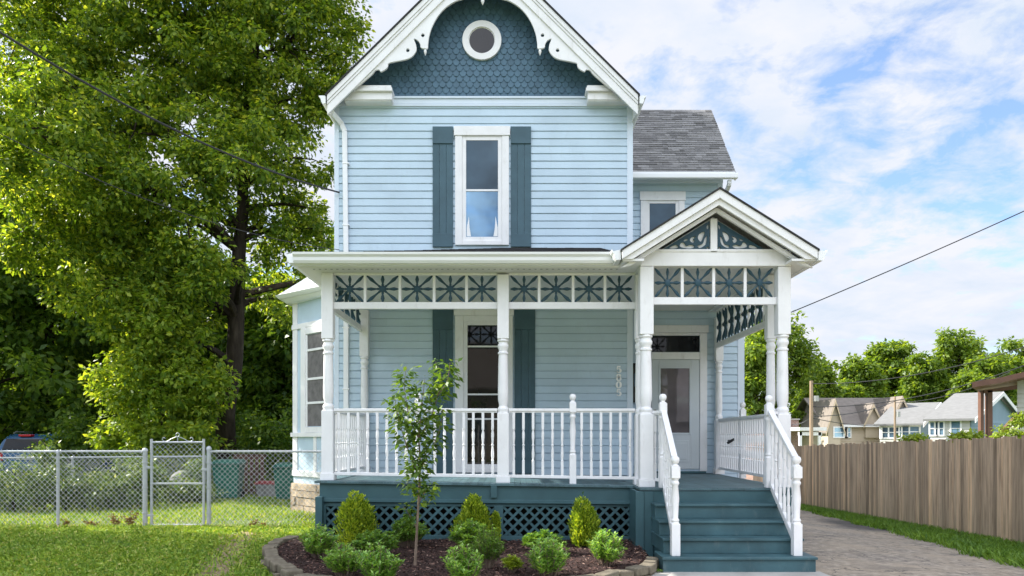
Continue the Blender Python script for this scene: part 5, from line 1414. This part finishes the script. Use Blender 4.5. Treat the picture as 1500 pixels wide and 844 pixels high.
m = MB(); m.hexa([(-.74, -.015, 1.05), (.74, -.015, 1.05), (.74, .08, 1.05), (-.74, .08, 1.05), (-.62, .03, Hc - .15), (.62, .03, Hc - .15), (.62, .2, Hc - .15), (-.62, .2, Hc - .15)]); m.build('rear_window', M['glassporch'], van, bevel=.03)
m = MB(); m.box(-.2, .2, .0, .2, Hc - .09, Hc - .02); m.build('brake_light', M['taillight'], van, bevel=.015)
for sx in (-1, 1):
    m = MB(); m.hexa([(sx * .78 - .09, -.02, .7), (sx * .78 + .09, -.02, .7), (sx * .78 + .11, .14, .7), (sx * .78 - .09, .14, .7), (sx * .78 - .08, -.01, 1.02), (sx * .78 + .07, -.01, 1.02), (sx * .78 + .1, .14, 1.02), (sx * .78 - .08, .14, 1.02)]); m.build('tail_light', M['taillight'], van, bevel=.02)
    m = MB(); m.tube([(sx * .68, .5, Hc + .02), (sx * .68, .6, Hc + .06), (sx * .68, 2.4, Hc + .06), (sx * .68, 2.5, Hc + .02)], .018, 8); m.build('roof_rail', M['metal'], van, smooth=True)
    for yw_ in (.95, 3.85):
        m = MB(); m.lathe((sx * .86, yw_, .32), [(.2, -.1), (.3, -.1), (.325, -.06), (.325, .06), (.3, .1), (.2, .1)], 24, (1, 0, 0)); wh = m.build('wheel', M['tyre'], van, smooth=True)
        m = MB(); m.lathe((sx * .86, yw_, .32), [(.2, -.105), (.2, .105)], 16, (1, 0, 0)); m.build('rim', M['metal'], wh)
m = MB(); m.box(-.86, .86, -.06, .1, .42, .62); m.build('bumper', M['carpaint'], van, bevel=.03)
m = MB(); m.box(-.26, .26, -.03, .02, .74, .88); m.build('number_plate', M['greyplastic'], van, bevel=.005)

# ================================================================= WOODEN FENCE, RIGHT
fo = Vector((8.9, 12.8, g(8.9, 12.8))); wf = empty('wooden_fence', 'weathered grey board privacy fence along the driveway', 'fence', fo)
m = MB(); y = 5.0
def fxx(y): return float(np.interp(y, [5, 12.8, 23.7, 25], [8.55, 8.72, 9.3, 9.35]))
def ftop(y): return float(np.interp(y, [5, 12.8, 23.7, 25], [1.68, 1.635, 1.35, 1.31]))
while y < 24.6:
    w = .138; xx = fxx(y); x2 = fxx(y + w); zb_ = g(xx, y) - .02; ztp = ftop(y) + rng.normal(0, .018); t_ = rng.normal(0, .004); gap = .004 + abs(rng.normal(0, .002))
    m.hexa([(xx + t_, y, zb_), (x2 + t_, y + w - gap, zb_), (x2 + .018 + t_, y + w - gap, zb_), (xx + .018 + t_, y, zb_), (xx + t_, y, ztp), (x2 + t_, y + w - gap, ztp + rng.normal(0, .004)), (x2 + .018 + t_, y + w - gap, ztp), (xx + .018 + t_, y, ztp)])
    y += w
m.build('board_panel', M['fence'], wf, fo)
m = MB()
for q in (.25, .95, 1.6):
    ys = np.linspace(5, 24.6, 9)
    for a, b in zip(ys[:-1], ys[1:]): m.beam((fxx(a) + .045, a, g(fxx(a), a) + q), (fxx(b) + .045, b, g(fxx(b), b) + q), .04, .085)
m.build('fence_rail', M['fence'], wf, fo)
for y in np.arange(5.2, 25, 2.4):
    m = MB(); xx = fxx(y) + .12; m.box(xx - .045, xx + .045, y - .045, y + .045, g(xx, y) - .1, ftop(y) - .06); m.build('post', M['fence'], wf, fo)
fo2 = Vector((9.0, 25.2, g(9, 25.2))); wf2 = empty('wooden_fence', 'dark short board fence closing the far end of the driveway', 'fence', fo2)
m = MB(); xx = 8.1
while xx < 9.38:
    ztp = Z(652, 25.2) + rng.normal(0, .02); m.box(xx, xx + .134, 25.2, 25.22, g(xx, 25.2) - .05, ztp); xx += .14
m.build('board_panel', M['fence'], wf2, fo2)
for q in (-.2, .7):
    m = MB(); m.box(8.1, 9.38, 25.22, 25.26, q, q + .1); m.build('fence_rail', M['fence'], wf2, fo2)
# ================================================================= FAR RIGHT : houses, poles, wires, trees
M['beige'] = paint('beige_house_siding', (.50, .42, .33), .8, .08, 1)
M['palewall'] = paint('white_house_siding', (.55, .54, .50), .7, .06, 1)
M['bluewall'] = paint('grey_blue_house_siding', (.21, .30, .37), .7, .06, 1)
M['roofgrey'] = paint('weathered_grey_roof', (.22, .19, .165), .95, .15, 3, None, .2)
M['roofpale'] = paint('pale_grey_roof', (.20, .20, .198), .9, .12, 3, None, .2)
M['tantrim'] = paint('tan_house_trim', (.52, .42, .29), .6, .05)
def lapm(mb, a, b, z0, z1, pitch=.22):
    a = Vector(a); b = Vector(b); d = (b - a).normalized(); n = Vector((d.y, -d.x, 0)); z = z0
    while z < z1 - .01:
        zt = min(z + pitch, z1); mb.add([(a.x + n.x * .03, a.y + n.y * .03, z), (b.x + n.x * .03, b.y + n.y * .03, z), (b.x, b.y, zt), (a.x, a.y, zt), (a.x, a.y, z), (b.x, b.y, z)], [(0, 1, 2, 3), (4, 5, 1, 0)]); z = zt
def roofpair(mb, c0, c1, hw_dir, ze, zr, ov=.3, t=.12):
    """gable roof: ridge from c0 to c1 (xy), eaves at +-hw_dir"""
    c0 = Vector((*c0, 0)); c1 = Vector((*c1, 0)); w = Vector((*hw_dir, 0)); dl = (c1 - c0).normalized() * ov
    c0 = c0 - dl; c1 = c1 + dl; k = 1 + ov / w.length; dz = (zr - ze) * (k - 1)
    for sg in (-1, 1):
        p = [c0 + Vector((0, 0, zr)), c1 + Vector((0, 0, zr)), c1 + w * sg * k + Vector((0, 0, ze - dz)), c0 + w * sg * k + Vector((0, 0, ze - dz))]
        if sg > 0: p = p[::-1]
        mb.prism(p, (0, 0, t))
def win(parent, o, a, n, w, z0, z1, name='window', two=False):
    """window centred at a (xy) on a wall with outward normal n"""
    n = Vector((*n, 0)).normalized(); d = Vector((-n.y, n.x, 0)); a = Vector((*a, 0))
    def q(m, s0, s1, z0, z1, t0, t1): m.hexa([(a + d * s + n * t) + Vector((0, 0, z)) for z in (z0, z1) for s, t in ((s0, t1), (s1, t1), (s1, t0), (s0, t0))])
    m = MB(); f = .10
    q(m, -w / 2 - f, -w / 2, z0 - f, z1 + f, -.01, .07); q(m, w / 2, w / 2 + f, z0 - f, z1 + f, -.01, .07); q(m, -w / 2, w / 2, z1, z1 + f, -.01, .07); q(m, -w / 2, w / 2, z0 - f, z0, -.01, .07); q(m, -w / 2, w / 2, (z0 + z1) / 2 - .03, (z0 + z1) / 2 + .03, -.01, .06)
    fr = m.build(name, M['white'], parent, o)
    m = MB(); q(m, -w / 2 - .001, w / 2 + .001, z0 - .001, z1 + .001, .0, .04); m.build('pane', M['glass'], fr, o)
Yb_ = 60.0; s60 = F / Yb_
# --- beige house with gables
x0, x1 = X(1211, Yb_), X(1338, Yb_); ze = Z(622, Yb_); zr_ = Z(585, Yb_ + 4); gb0 = g(x0, Yb_) - .3
o = Vector(((x0 + x1) / 2, Yb_, gb0)); bh = empty('distant_house', 'beige distant house with two steep front gables and a dormer', 'house', o)
m = MB(); m.box(x0, x1, Yb_ + .03, Yb_ + 8, gb0, ze); lapm(m, (x0, Yb_ + .03), (x1, Yb_ + .03), gb0 + .3, ze); m.build('wall', M['beige'], bh, o)
m = MB(); roofpair(m, (x0, Yb_ + 4), (x1, Yb_ + 4), (0, 4), ze, zr_); rf = m.build('roof', M['roofgrey'], bh, o)
def front_gable(px0, px1, pyt, pye, Yg, depth, wallmat):
    a, b = X(px0, Yg), X(px1, Yg); c = (a + b) / 2; zt, ze_ = Z(pyt, Yg), Z(pye, Yg)
    m = MB(); m.box(a, b, Yg, Yg + depth, gb0 + .01 if pye > 615 else ze_ - 1.6, ze_)
    m.prism([(a, Yg, ze_), (b, Yg, ze_), (c, Yg, zt - .15)], (0, depth, 0)); g_ = m.build('gable_wall', M[wallmat], bh, o)
    m = MB(); roofpair(m, (c, Yg), (c, Yg + depth), ((b - a) / 2, 0), ze_, zt, .28, .1); m.build('gable_roof', M['roofgrey'], bh, o)
    m = MB()
    for sg in (-1, 1):
        k = 1 + .28 / ((b - a) / 2); e = Vector((c + sg * (b - a) / 2 * k, Yg - .32, ze_ - (zt - ze_) * (k - 1))); t_ = Vector((c, Yg - .32, zt))
        m.beam(t_ + Vector((0, 0, -.06)), e + Vector((0, 0, -.06)), .05, .22, (0, 1, 0)) if 0 else m.prism([t_, e, e + Vector((0, 0, -.25)), t_ + Vector((0, 0, -.3))] if sg < 0 else [t_, t_ + Vector((0, 0, -.3)), e + Vector((0, 0, -.25)), e], (0, .05, 0))
    m.build('gable_trim', M['tantrim'], bh, o)
front_gable(1213, 1231, 586, 617, Yb_ - 1.2, 5, 'beige'); front_gable(1268, 1287, 592, 612, Yb_ - .2, 4.5, 'beige'); front_gable(1303, 1337, 582, 619, Yb_ - .8, 5, 'beige')
m = MB(); m.box(x0 - .3, x1 + .3, Yb_ - .45, Yb_ - .3, ze - .2, ze - .02); m.build('gutter', M['white'], bh, o)
for px in (1219, 1235, 1240): win(bh, o, (X(px, Yb_), Yb_ - (1.2 if px < 1231 else 0)), (0, -1), .55 if px > 1230 else .7, Z(640, Yb_), Z(627, Yb_))
# --- two oblique gable houses
def oblique(name, label, pxc, Y, pyc_e, pxl, pxr, apex, wl, wr, roofm, wins, ang):
    cx = X(pxc, Y); ca, sa = math.cos(ang), math.sin(ang)
    dl = Vector((-ca, sa, 0)); dr = Vector((sa, ca, 0))      # left wall direction, right (gable) wall direction
    ze_ = Z(pyc_e, Y); C0 = Vector((cx, Y, 0))
    def solve(px, d):   # length so that C0 + d*t projects to px
        k = (px - 750) / F; return (k * C0.y - C0.x) / (d.x - k * d.y)
    Ll = solve(pxl, dl); Wr = solve(pxr, dr)
    A = C0 + dl * Ll; B = C0 + dr * Wr; D = A + dr * Wr; mid = C0 + dr * Wr * .5; zr_ = EYE + (640 - apex) * mid.y / F
    gb = g(cx, Y) - 1.2; o = Vector((cx, Y, gb)); root = empty(name, label, 'house', o)
    m = MB(); m.hexa([Vector((p.x, p.y, z)) for z in (gb, ze_) for p in (A, C0, B, D)]); lapm(m, A, C0, gb + .5, ze_); m.build('wall', M[wl], root, o)
    nR = Vector((ca, -sa, 0)); e = nR * .03
    m = MB(); m.prism([Vector((p.x, p.y, z)) + e for p, z in ((C0, gb), (B, gb), (B, ze_), (mid, zr_ - .1), (C0, ze_))], -nR * .02); lapm(m, C0 + e, B + e, gb + .5, ze_); m.build('gable_wall', M[wr], root, o)
    m = MB(); roofpair(m, (mid.x, mid.y), (mid.x + dl.x * Ll, mid.y + dl.y * Ll), (dr.x * Wr / 2, dr.y * Wr / 2), ze_, zr_, .35, .14); m.build('roof', M[roofm], root, o)
    m = MB()
    for sg in (-1, 1):
        k = 1 + .35 / (Wr / 2); t_ = mid + nR * .36 + Vector((0, 0, zr_ + .13)); e_ = mid + dr * sg * Wr / 2 * k + nR * .36 + Vector((0, 0, ze_ - (zr_ - ze_) * (k - 1) + .13))
        m.prism([t_, e_, e_ + Vector((0, 0, -.28)), t_ + Vector((0, 0, -.28))], nR * .05)
    m.build('rake_trim', M['white'], root, o)
    nl = (-dr.x, -dr.y)
    for t_, w, z0, z1 in wins:
        p = C0 + dl * Ll * t_; win(root, o, (p.x, p.y), nl, w, Z(z0, Y), Z(z1, Y))
oblique('distant_house', 'distant house with grey-blue gable end and window row, right of the beige one', 1346, 55, 621, 1289, 1392, 592, 'palewall', 'bluewall', 'roofpale', [(.2, 1.1, 640, 625), (.42, .9, 640, 625), (.72, 1.1, 641, 626), (.88, .5, 641, 626)], R(42))
oblique('distant_house', 'rightmost distant house with white front, pale roof and blue gable end', 1421, 48, 614, 1363, 1494, 577, 'palewall', 'bluewall', 'roofpale', [(.35, .5, 638, 617), (.76, .45, 637, 618), (.9, .45, 637, 618)], R(46))
# --- brick shed and carport
Yk = 44; o = Vector((X(1162, Yk), Yk, g(X(1162, Yk), Yk))); ks = empty('brick_building', 'red-brown brick building glimpsed beyond the far fence end', 'building', o)
t = NT('brick_courses'); bt_ = t.node('ShaderNodeTexBrick'); t.link(t.coords((1, 1, 1)), bt_.inputs['Vector'])
bt_.inputs['Color1'].default_value = (.27, .15, .12, 1); bt_.inputs['Color2'].default_value = (.2, .11, .09, 1); bt_.inputs['Mortar'].default_value = (.4, .36, .33, 1); bt_.inputs['Scale'].default_value = 3; mp2 = t.n['Mapping']; mp2.inputs['Rotation'].default_value = (R(90), 0, 0)
t.color(bt_.outputs[0]); t.b.inputs['Roughness'].default_value = .9; M['brick'] = t.m
m = MB(); m.box(X(1120, Yk), X(1170, Yk), Yk, Yk + 6, o.z, Z(615, Yk)); m.build('wall', M['brick'], ks, o)
m = MB(); m.box(X(1119, Yk), X(1171, Yk), Yk - .1, Yk + 6.1, Z(615, Yk) + .003, Z(613.5, Yk)); m.build('parapet', M['concrete'], ks, o)
Yq = 40; o = Vector((X(1190, Yq), Yq, g(X(1190, Yq), Yq))); cp = empty('carport', 'white flat-roofed carport behind the wooden pole', 'carport', o)
m = MB(); m.box(X(1171, Yq), X(1211, Yq), Yq, Yq + 5, Z(631, Yq), Z(626, Yq)); m.box(X(1172, Yq), X(1205, Yq), Yq + .1, Yq + .3, Z(638, Yq), Z(633, Yq)); m.build('roof', M['white'], cp, o)
for px in (1174, 1202):
    m = MB(); m.box(X(px, Yq) - .07, X(px, Yq) + .07, Yq + .1, Yq + .24, o.z, Z(633, Yq)); m.build('post', M['white'], cp, o)
# --- neighbour's porch at right edge
Yn = 26.0; o = Vector((X(1490, Yn), Yn, g(16, Yn))); nb = empty('neighbour_house', 'white neighbouring house with a brown sloping porch roof at the right edge', 'house', o)
nA = Vector((X(1490, Yn), Yn, 0)); nB = nA + Vector((.83, -.56, 0)) * 7; nD = Vector((.57, .82, 0)) * 8
m = MB(); m.hexa([Vector((p.x, p.y, z)) for z in (o.z, Z(553, Yn)) for p in (nA, nB, nB + nD, nA + nD)]); lapm(m, nA, nB, o.z + .3, Z(553, Yn), .16); m.build('wall', M['palewall'], nb, o)
m = MB(); nC = nB + nD; nE = nA + nD; zw = Z(553, Yn); ra = nA + (nB - nA) * .42 + nD * .5 + Vector((0, 0, zw + 2.4)); rb = nB + (nA - nB) * .1 + nD * .5 + Vector((0, 0, zw + 2.4)); up = Vector((0, 0, zw + .003))
m.add([nA + up, nB + up, nC + up, nE + up, ra, rb], [(0, 1, 5, 4), (1, 2, 5), (2, 3, 4, 5), (3, 0, 4), (3, 2, 1, 0)]); m.build('roof', M['roofgrey'], nb, o)
m = MB(); xa2, xb2 = X(1425, Yn), X(1530, Yn)
pts = [(1424, 560), (1440, 557), (1465, 553), (1490, 547), (1530, 538)]
for (a, b), (c, d) in zip(pts[:-1], pts[1:]):
    m.prism([W(a, b, Yn - 1), W(c, d, Yn - 1), W(c, d + 8, Yn - 1), W(a, b + 8, Yn - 1)][::-1], (2.6, 3.6, 0))
m.build('porch_roof', M['brownwood'], nb, o)
m = MB(); m.prism([W(1440, 572, Yn), W(1500, 563, Yn), W(1500, 569, Yn), W(1440, 576, Yn)], (0, .15, 0)); m.build('porch_beam', M['brownwood'], nb, o)
for px, w in ((1439, .055), (1450.5, .085)):
    m = MB(); m.box(X(px, Yn) - w, X(px, Yn) + w, Yn, Yn + .16, o.z, Z(572, Yn)); m.build('porch_post', M['brownwood'], nb, o)
m = MB(); m.beam(W(1462, 640, Yn + .02), W(1496, 603, Yn + .02), .12, .2, (0, 1, 0)); m.build('stair_rail', M['brownwood'], nb, o)
m = MB(); m.prism([W(1470, 640, Yn + .3), W(1500, 610, Yn + .3), W(1500, 660, Yn + .3), W(1470, 660, Yn + .3)][::-1], (0, .1, 0)); m.build('stair_side', M['palewall'], nb, o)
# vines on the fence top
for px, py, w, h, Y, lb in ((1412, 640, 26, 8, 15.2, 'pale green vine spilling over the fence top beside the brown posts'), (1478, 636, 26, 16, 20, 'yellow-green vine climbing the neighbour\'s stair'), (1340, 643, 18, 6, 17.5, 'small vine tuft on the fence top below the blue gable'), (1493, 615, 12, 14, 24, 'vine cluster hanging at the neighbour\'s white wall')):
    p = W(px, py, Y); s = F / Y; b = g(p.x, Y)
    xv = max(p.x, fxx(Y) + .35); sc_ = xv / p.x; 
    tree('climbing_vine', lb, (p.x, Y, b), .02, [(p.x, Y, b), (p.x + .03, Y, b + .8), (p.x, Y, p.z)], [(p.x, Y, p.z, w / s, .25, h / s)], 26, 26, .09, .12, L['lime'], int(px), cat='vine', twigs=8)
# --- utility poles
def pole(px, pyt, Y, r, label, arm=None):
    x = X(px, Y); b = g(x, Y); o = Vector((x, Y, b)); root = empty('utility_pole', label, 'pole', o, 0, 'wooden utility poles')
    m = MB(); m.tube([(x, Y, b - .2), (x, Y, Z(pyt, Y))], [r, r * .75], 12); m.build('shaft', M['polewood'], root, o, smooth=True)
    if arm:
        m = MB(); m.beam((x - .8, Y - .15, Z(arm, Y)), (x + .8, Y - .15, Z(arm, Y)), .1, .12); m.build('crossarm', M['polewood'], root, o)
        m = MB()
        for q in (-.7, -.3, .3, .7): m.lathe((x + q, Y - .15, Z(arm, Y) + .06), [(.03, 0), (.05, .04), (.04, .1), (.01, .13)], 8)
        m.build('insulator', M['greyplastic'], root, o)
    m = MB(); m.tube([(x + r + .1, Y - .05, Z(pyt + 22, Y)), (x + r + .1, Y - .05, Z(pyt + 30, Y))], .14, 10); m.box(x, x + r + .1, Y - .06, Y, Z(pyt + 25, Y), Z(pyt + 26, Y)); m.build('transformer', M['greyplastic'], root, o, smooth=True)
pole(1188.5, 558, 38, .11, 'wooden utility pole left of the distant houses'); pole(1311, 581, 50, .085, 'slimmer wooden utility pole in front of the distant houses')
# --- wires
def wire(label, a, b, sag, r, n=18, cat='cable'):
    a = Vector(a); b = Vector(b); m = MB(); pts = [a.lerp(b, i / n) + Vector((0, 0, -sag * 4 * (i / n) * (1 - i / n))) for i in range(n + 1)]
    m.tube(pts, r, 6); o = a.lerp(b, .5)
    tag(m.build('overhead_wire', M['wire'], None, o, smooth=True), label, cat, 'overhead wires')
wire('thick service cable sloping from the top left corner to the house wall', W(-40, 22, 9.0), W(497, 282, 13.25), .25, .016)
wire('thin wire crossing the maple crown below the service cable', W(-40, 175, 9.5), W(497, 366, 13.2), .28, .006)
wire('wire rising from the portico to the upper right corner of the sky', W(1089, 486, 14.12), W(1560, 282, 12), .04, .009)
wire('uppermost wire from the left utility pole across the distant trees', W(1188, 562, 38), W(1540, 495, 30), .5, .018)
wire('second wire from the left utility pole to the right edge', W(1188, 596, 38), W(1540, 520, 32), .6, .02)
wire('wire between the two wooden utility poles', W(1188, 610, 38), W(1311, 588, 50), .25, .02)
wire('wire from the slimmer pole towards the rightmost distant house', W(1311, 590, 50), W(1480, 545, 40), .4, .018)
wire('low wire running left from the utility pole to the brick building', W(1188, 612, 38), W(1160, 622, 44), .1, .02)
wire('low wire from the utility pole across the carport to the beige house', W(1188, 612, 38), W(1300, 622, 57), .2, .02)
# --- far trees
far = [(1142, 482, 70, 66, 'nearest bright green tree right of the porch posts', 1), (1192, 545, 40, 72, 'rounded tree behind the left utility pole', 2), (1105, 520, 60, 64, 'tree glimpsed between the entry wall and the porch posts', 3), (1262, 540, 42, 84, 'lower tree behind the beige house\'s left gable', 4), (1305, 515, 44, 92, 'tall open-crowned tree behind the beige house', 5), (1350, 535, 40, 86, 'rounded tree above the slim utility pole', 6), (1405, 510, 56, 88, 'broad dome-shaped tree above the white-fronted house', 7), (1455, 540, 42, 80, 'mid-height tree behind the rightmost distant house', 8), (1500, 510, 56, 84, 'tall tree at the right edge above the brown porch roof', 9), (1235, 575, 36, 80, 'dark tree low behind the utility pole', 10), (1560, 500, 60, 86, 'tree beyond the right edge', 11), (1420, 560, 30, 66, 'pale green tree just left of the brown porch roof', 12), (1330, 560, 50, 100, 'hazy tree filling the gap behind the beige roof', 13), (1375, 565, 40, 95, 'tree filling the gap right of the beige roof', 14), (1050, 525, 60, 82, 'tree hidden behind the entry wall', 15), (975, 520, 60, 90, 'tree hidden behind the front door wall', 16), (890, 525, 60, 86, 'tree hidden behind the porch numbers', 17)]
for px, py, r_, Y, lb, sd in far:
    b = g(X(px, Y), Y); rr = np.random.default_rng(100 + sd)
    lbs = [lob(px, py + r_ * .25, r_ * .7, Y)]
    for k in range(7):
        a = rr.uniform(0, 6.28); q = rr.uniform(.3, .75) * r_; lbs.append(lob(px + q * math.cos(a), py + r_ * .35 - abs(q) * math.sin(a) * .8, r_ * rr.uniform(.28, .45), Y, 1, rr.normal(0, .6)))
    lbs += [lob(px - r_ * .4, py + r_ * 1.0, r_ * .6, Y), lob(px + r_ * .4, py + r_ * 1.0, r_ * .6, Y), lob(px, 630, r_ * .7, Y)]
    nn = 300 if Y < 60 else 260
    tree('green_tree', lb, (X(px, Y), Y, b), .3 * r_ / 50 * Y / 80 + .1, [(X(px, Y), Y, b), W(px + 2, 620, Y), W(px, py + r_ * .6, Y), W(px - 2, py, Y)], lbs, nn, 44, .26 * Y / 60 + .08, r_ / (F / Y) * .17, L['far'], 60 + sd, group='trees beyond the fence', twigs=40)
# a tree off to the left whose shade falls on the near lawn
tree('shade_tree', 'tree left of the frame whose shadow dapples the near lawn', (-16, 13.4, g(-16, 13.4)), .3, [(-16, 13.4, g(-16, 13.4)), (-15.9, 13.4, 4), (-16, 13.4, 8), (-15.9, 13.4, 11)], [(-16, 14.2, 9.0, 2.8, 1.5, 2.6), (-15.0, 13.0, 7.5, 2.4, 1.8, 2.2), (-17, 13.4, 6.5, 2.4, 1.8, 2.2), (-15.2, 13.8, 11.0, 2.2, 1.5, 1.8), (-15.5, 12.2, 9.0, 2.4, 1.8, 2.4)], 460, 40, .2, .5, L['big'], 90, twigs=40)

# --- across the street, seen only in the door and window panes
Yo = -26.0; o = Vector((-3, Yo, g(-3, Yo))); oh = empty('opposite_house', 'brown roofed house across the street, mirrored in the front door pane', 'house', o)
m = MB(); m.box(-8, 3.5, Yo - 8, Yo, o.z, 5.2); m.build('wall', M['beige'], oh, o)
m = MB(); roofpair(m, (-8, Yo - 4), (3.5, Yo - 4), (0, 4.2), 5.2, 8.6, .4, .15); m.build('roof', M['roofgrey'], oh, o)
for xx in (-6, -2.5, 1.5): win(oh, o, (xx, Yo), (0, 1), 1.0, 1.4, 3.2)
for i, (xx, yy_, hh, lb) in enumerate(((-15, -30, 9, 'street tree across the road on the lawn side, mirrored in the panes'), (8, -31, 10, 'street tree across the road beside the brown roofed house'), (19, -29, 8, 'street tree across the road on the driveway side'), (-28, -33, 11, 'far street tree across the road'))):
    tree('street_tree', lb, (xx, yy_, g(xx, yy_)), .22, [(xx, yy_, g(xx, yy_)), (xx + .1, yy_, hh * .4), (xx, yy_, hh * .75)], [(xx, yy_, hh * .7, 3.6, 3.6, 3.4), (xx + 2, yy_ + 1, hh * .5, 2.8, 2.8, 2.2), (xx - 2.2, yy_ + .5, hh * .55, 2.8, 2.8, 2.4)], 170, 26, .42, .9, L['dark'], 120 + i, group='street trees across the road', twigs=16)

# ================================================================= SKY, SUN, CAMERA
SUN_EL, SUN_DIR = R(37), Vector((-.93, .36, 0)).normalized()
sun_vec = Vector((SUN_DIR.x * math.cos(SUN_EL), SUN_DIR.y * math.cos(SUN_EL), math.sin(SUN_EL)))
ld = bpy.data.lights.new('sun', 'SUN'); ld.energy = 4.8; ld.angle = R(.6); ld.color = (1, .95, .86)
sun = bpy.data.objects.new('sun', ld); COL.objects.link(sun); sun.location = (-30, 10, 40); sun.rotation_euler = sun_vec.to_track_quat('Z', 'Y').to_euler()
w = bpy.data.worlds.new('World'); scn.world = w; w.use_nodes = True; nt = w.node_tree; nd = nt.nodes; lk = nt.links
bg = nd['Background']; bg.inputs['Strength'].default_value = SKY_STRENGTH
sky = nd.new('ShaderNodeTexSky'); sky.sky_type = 'NISHITA'; sky.sun_disc = False; sky.sun_elevation = SUN_EL
sky.sun_rotation = math.atan2(sun_vec.x, sun_vec.y); sky.air_density = 1.0; sky.dust_density = .6; sky.ozone_density = 1.5
tc = nd.new('ShaderNodeTexCoord'); sep = nd.new('ShaderNodeSeparateXYZ'); lk.new(tc.outputs['Generated'], sep.inputs[0])
def mth(op, a, b=None):
    n = nd.new('ShaderNodeMath'); n.operation = op
    for i, v in enumerate((a, b)):
        if v is None: continue
        if isinstance(v, (int, float)): n.inputs[i].default_value = v
        else: lk.new(v, n.inputs[i])
    return n.outputs[0]
zz = mth('ADD', mth('MAXIMUM', sep.outputs[2], 0.0), .22)
cmb = nd.new('ShaderNodeCombineXYZ'); lk.new(mth('DIVIDE', sep.outputs[0], zz), cmb.inputs[0]); lk.new(mth('DIVIDE', sep.outputs[1], zz), cmb.inputs[1])
def wn(scale, detail, rough, off, dist=0):
    mp = nd.new('ShaderNodeMapping'); mp.inputs['Location'].default_value = off; lk.new(cmb.outputs[0], mp.inputs[0])
    n = nd.new('ShaderNodeTexNoise'); n.inputs['Scale'].default_value = scale; n.inputs['Detail'].default_value = detail; n.inputs['Roughness'].default_value = rough; n.inputs['Distortion'].default_value = dist
    lk.new(mp.outputs[0], n.inputs['Vector']); return n.outputs[0]
big = wn(.9, 3, .5, CLOUD_OFF); small = wn(7.0, 10, .62, (3, 7, 0), .25)
cov = mth('ADD', mth('MULTIPLY', big, .62), mth('MULTIPLY', small, .6))
rp = nd.new('ShaderNodeValToRGB'); rp.color_ramp.elements[0].position = .465; rp.color_ramp.elements[0].color = (0.1, 0.1, 0.1, 1); rp.color_ramp.elements[1].position = .60; rp.color_ramp.elements[1].color = (1, 1, 1, 1); lk.new(cov, rp.inputs[0])
shd = nd.new('ShaderNodeValToRGB'); e = shd.color_ramp.elements; e[0].position = .3; e[0].color = (CL * .72, CL * .84, CL * 1.0, 1); e[1].position = .6; e[1].color = (CL * .95, CL * .972, CL * 1.06, 1); lk.new(wn(3.2, 8, .6, (1, 2, 0), .2), shd.inputs[0])
bl = nd.new('ShaderNodeMix'); bl.data_type = 'RGBA'; bl.blend_type = 'MULTIPLY'; bl.inputs[0].default_value = 1; lk.new(sky.outputs[0], bl.inputs[6]); bl.inputs[7].default_value = (SKY_TINT * .9, SKY_TINT, SKY_TINT * 1.12, 1)
mx = nd.new('ShaderNodeMix'); mx.data_type = 'RGBA'; lk.new(rp.outputs[0], mx.inputs[0]); lk.new(bl.outputs[2], mx.inputs[6]); lk.new(shd.outputs[0], mx.inputs[7])
# sky behind the camera is brightened, as added fill for the house front
mr = nd.new('ShaderNodeMapRange'); mr.interpolation_type = 'SMOOTHSTEP'; mr.inputs[1].default_value = .1; mr.inputs[2].default_value = -.75; mr.inputs[3].default_value = 1; mr.inputs[4].default_value = BACK_FILL; lk.new(sep.outputs[1], mr.inputs[0])
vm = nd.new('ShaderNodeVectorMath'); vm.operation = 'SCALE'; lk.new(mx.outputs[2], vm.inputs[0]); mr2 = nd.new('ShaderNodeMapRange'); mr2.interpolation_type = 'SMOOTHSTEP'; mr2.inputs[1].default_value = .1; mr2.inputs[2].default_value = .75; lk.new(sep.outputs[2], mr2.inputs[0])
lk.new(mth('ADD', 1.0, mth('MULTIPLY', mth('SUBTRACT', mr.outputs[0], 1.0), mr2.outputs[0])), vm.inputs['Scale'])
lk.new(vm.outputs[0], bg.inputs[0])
cd = bpy.data.cameras.new('camera'); cam = bpy.data.objects.new('camera', cd); COL.objects.link(cam); scn.camera = cam
cam.location = (0, 0, EYE); cam.rotation_euler = (R(90), 0, 0); cd.sensor_width = 36; cd.lens = 36 * F / 1500; cd.shift_y = (640 - 422) / 1500; cd.clip_end = 3000; cd.clip_start = .05
vs_ = scn.view_settings; vs_.view_transform = 'Standard'; vs_.look = 'None'; vs_.gamma = 1; vs_.exposure = EXPO; vs_.use_curve_mapping = False
scn.render.engine = 'CYCLES'
scn.cycles.max_bounces = 8; scn.cycles.diffuse_bounces = 4; scn.cycles.transparent_max_bounces = 8; scn.cycles.use_denoising = True
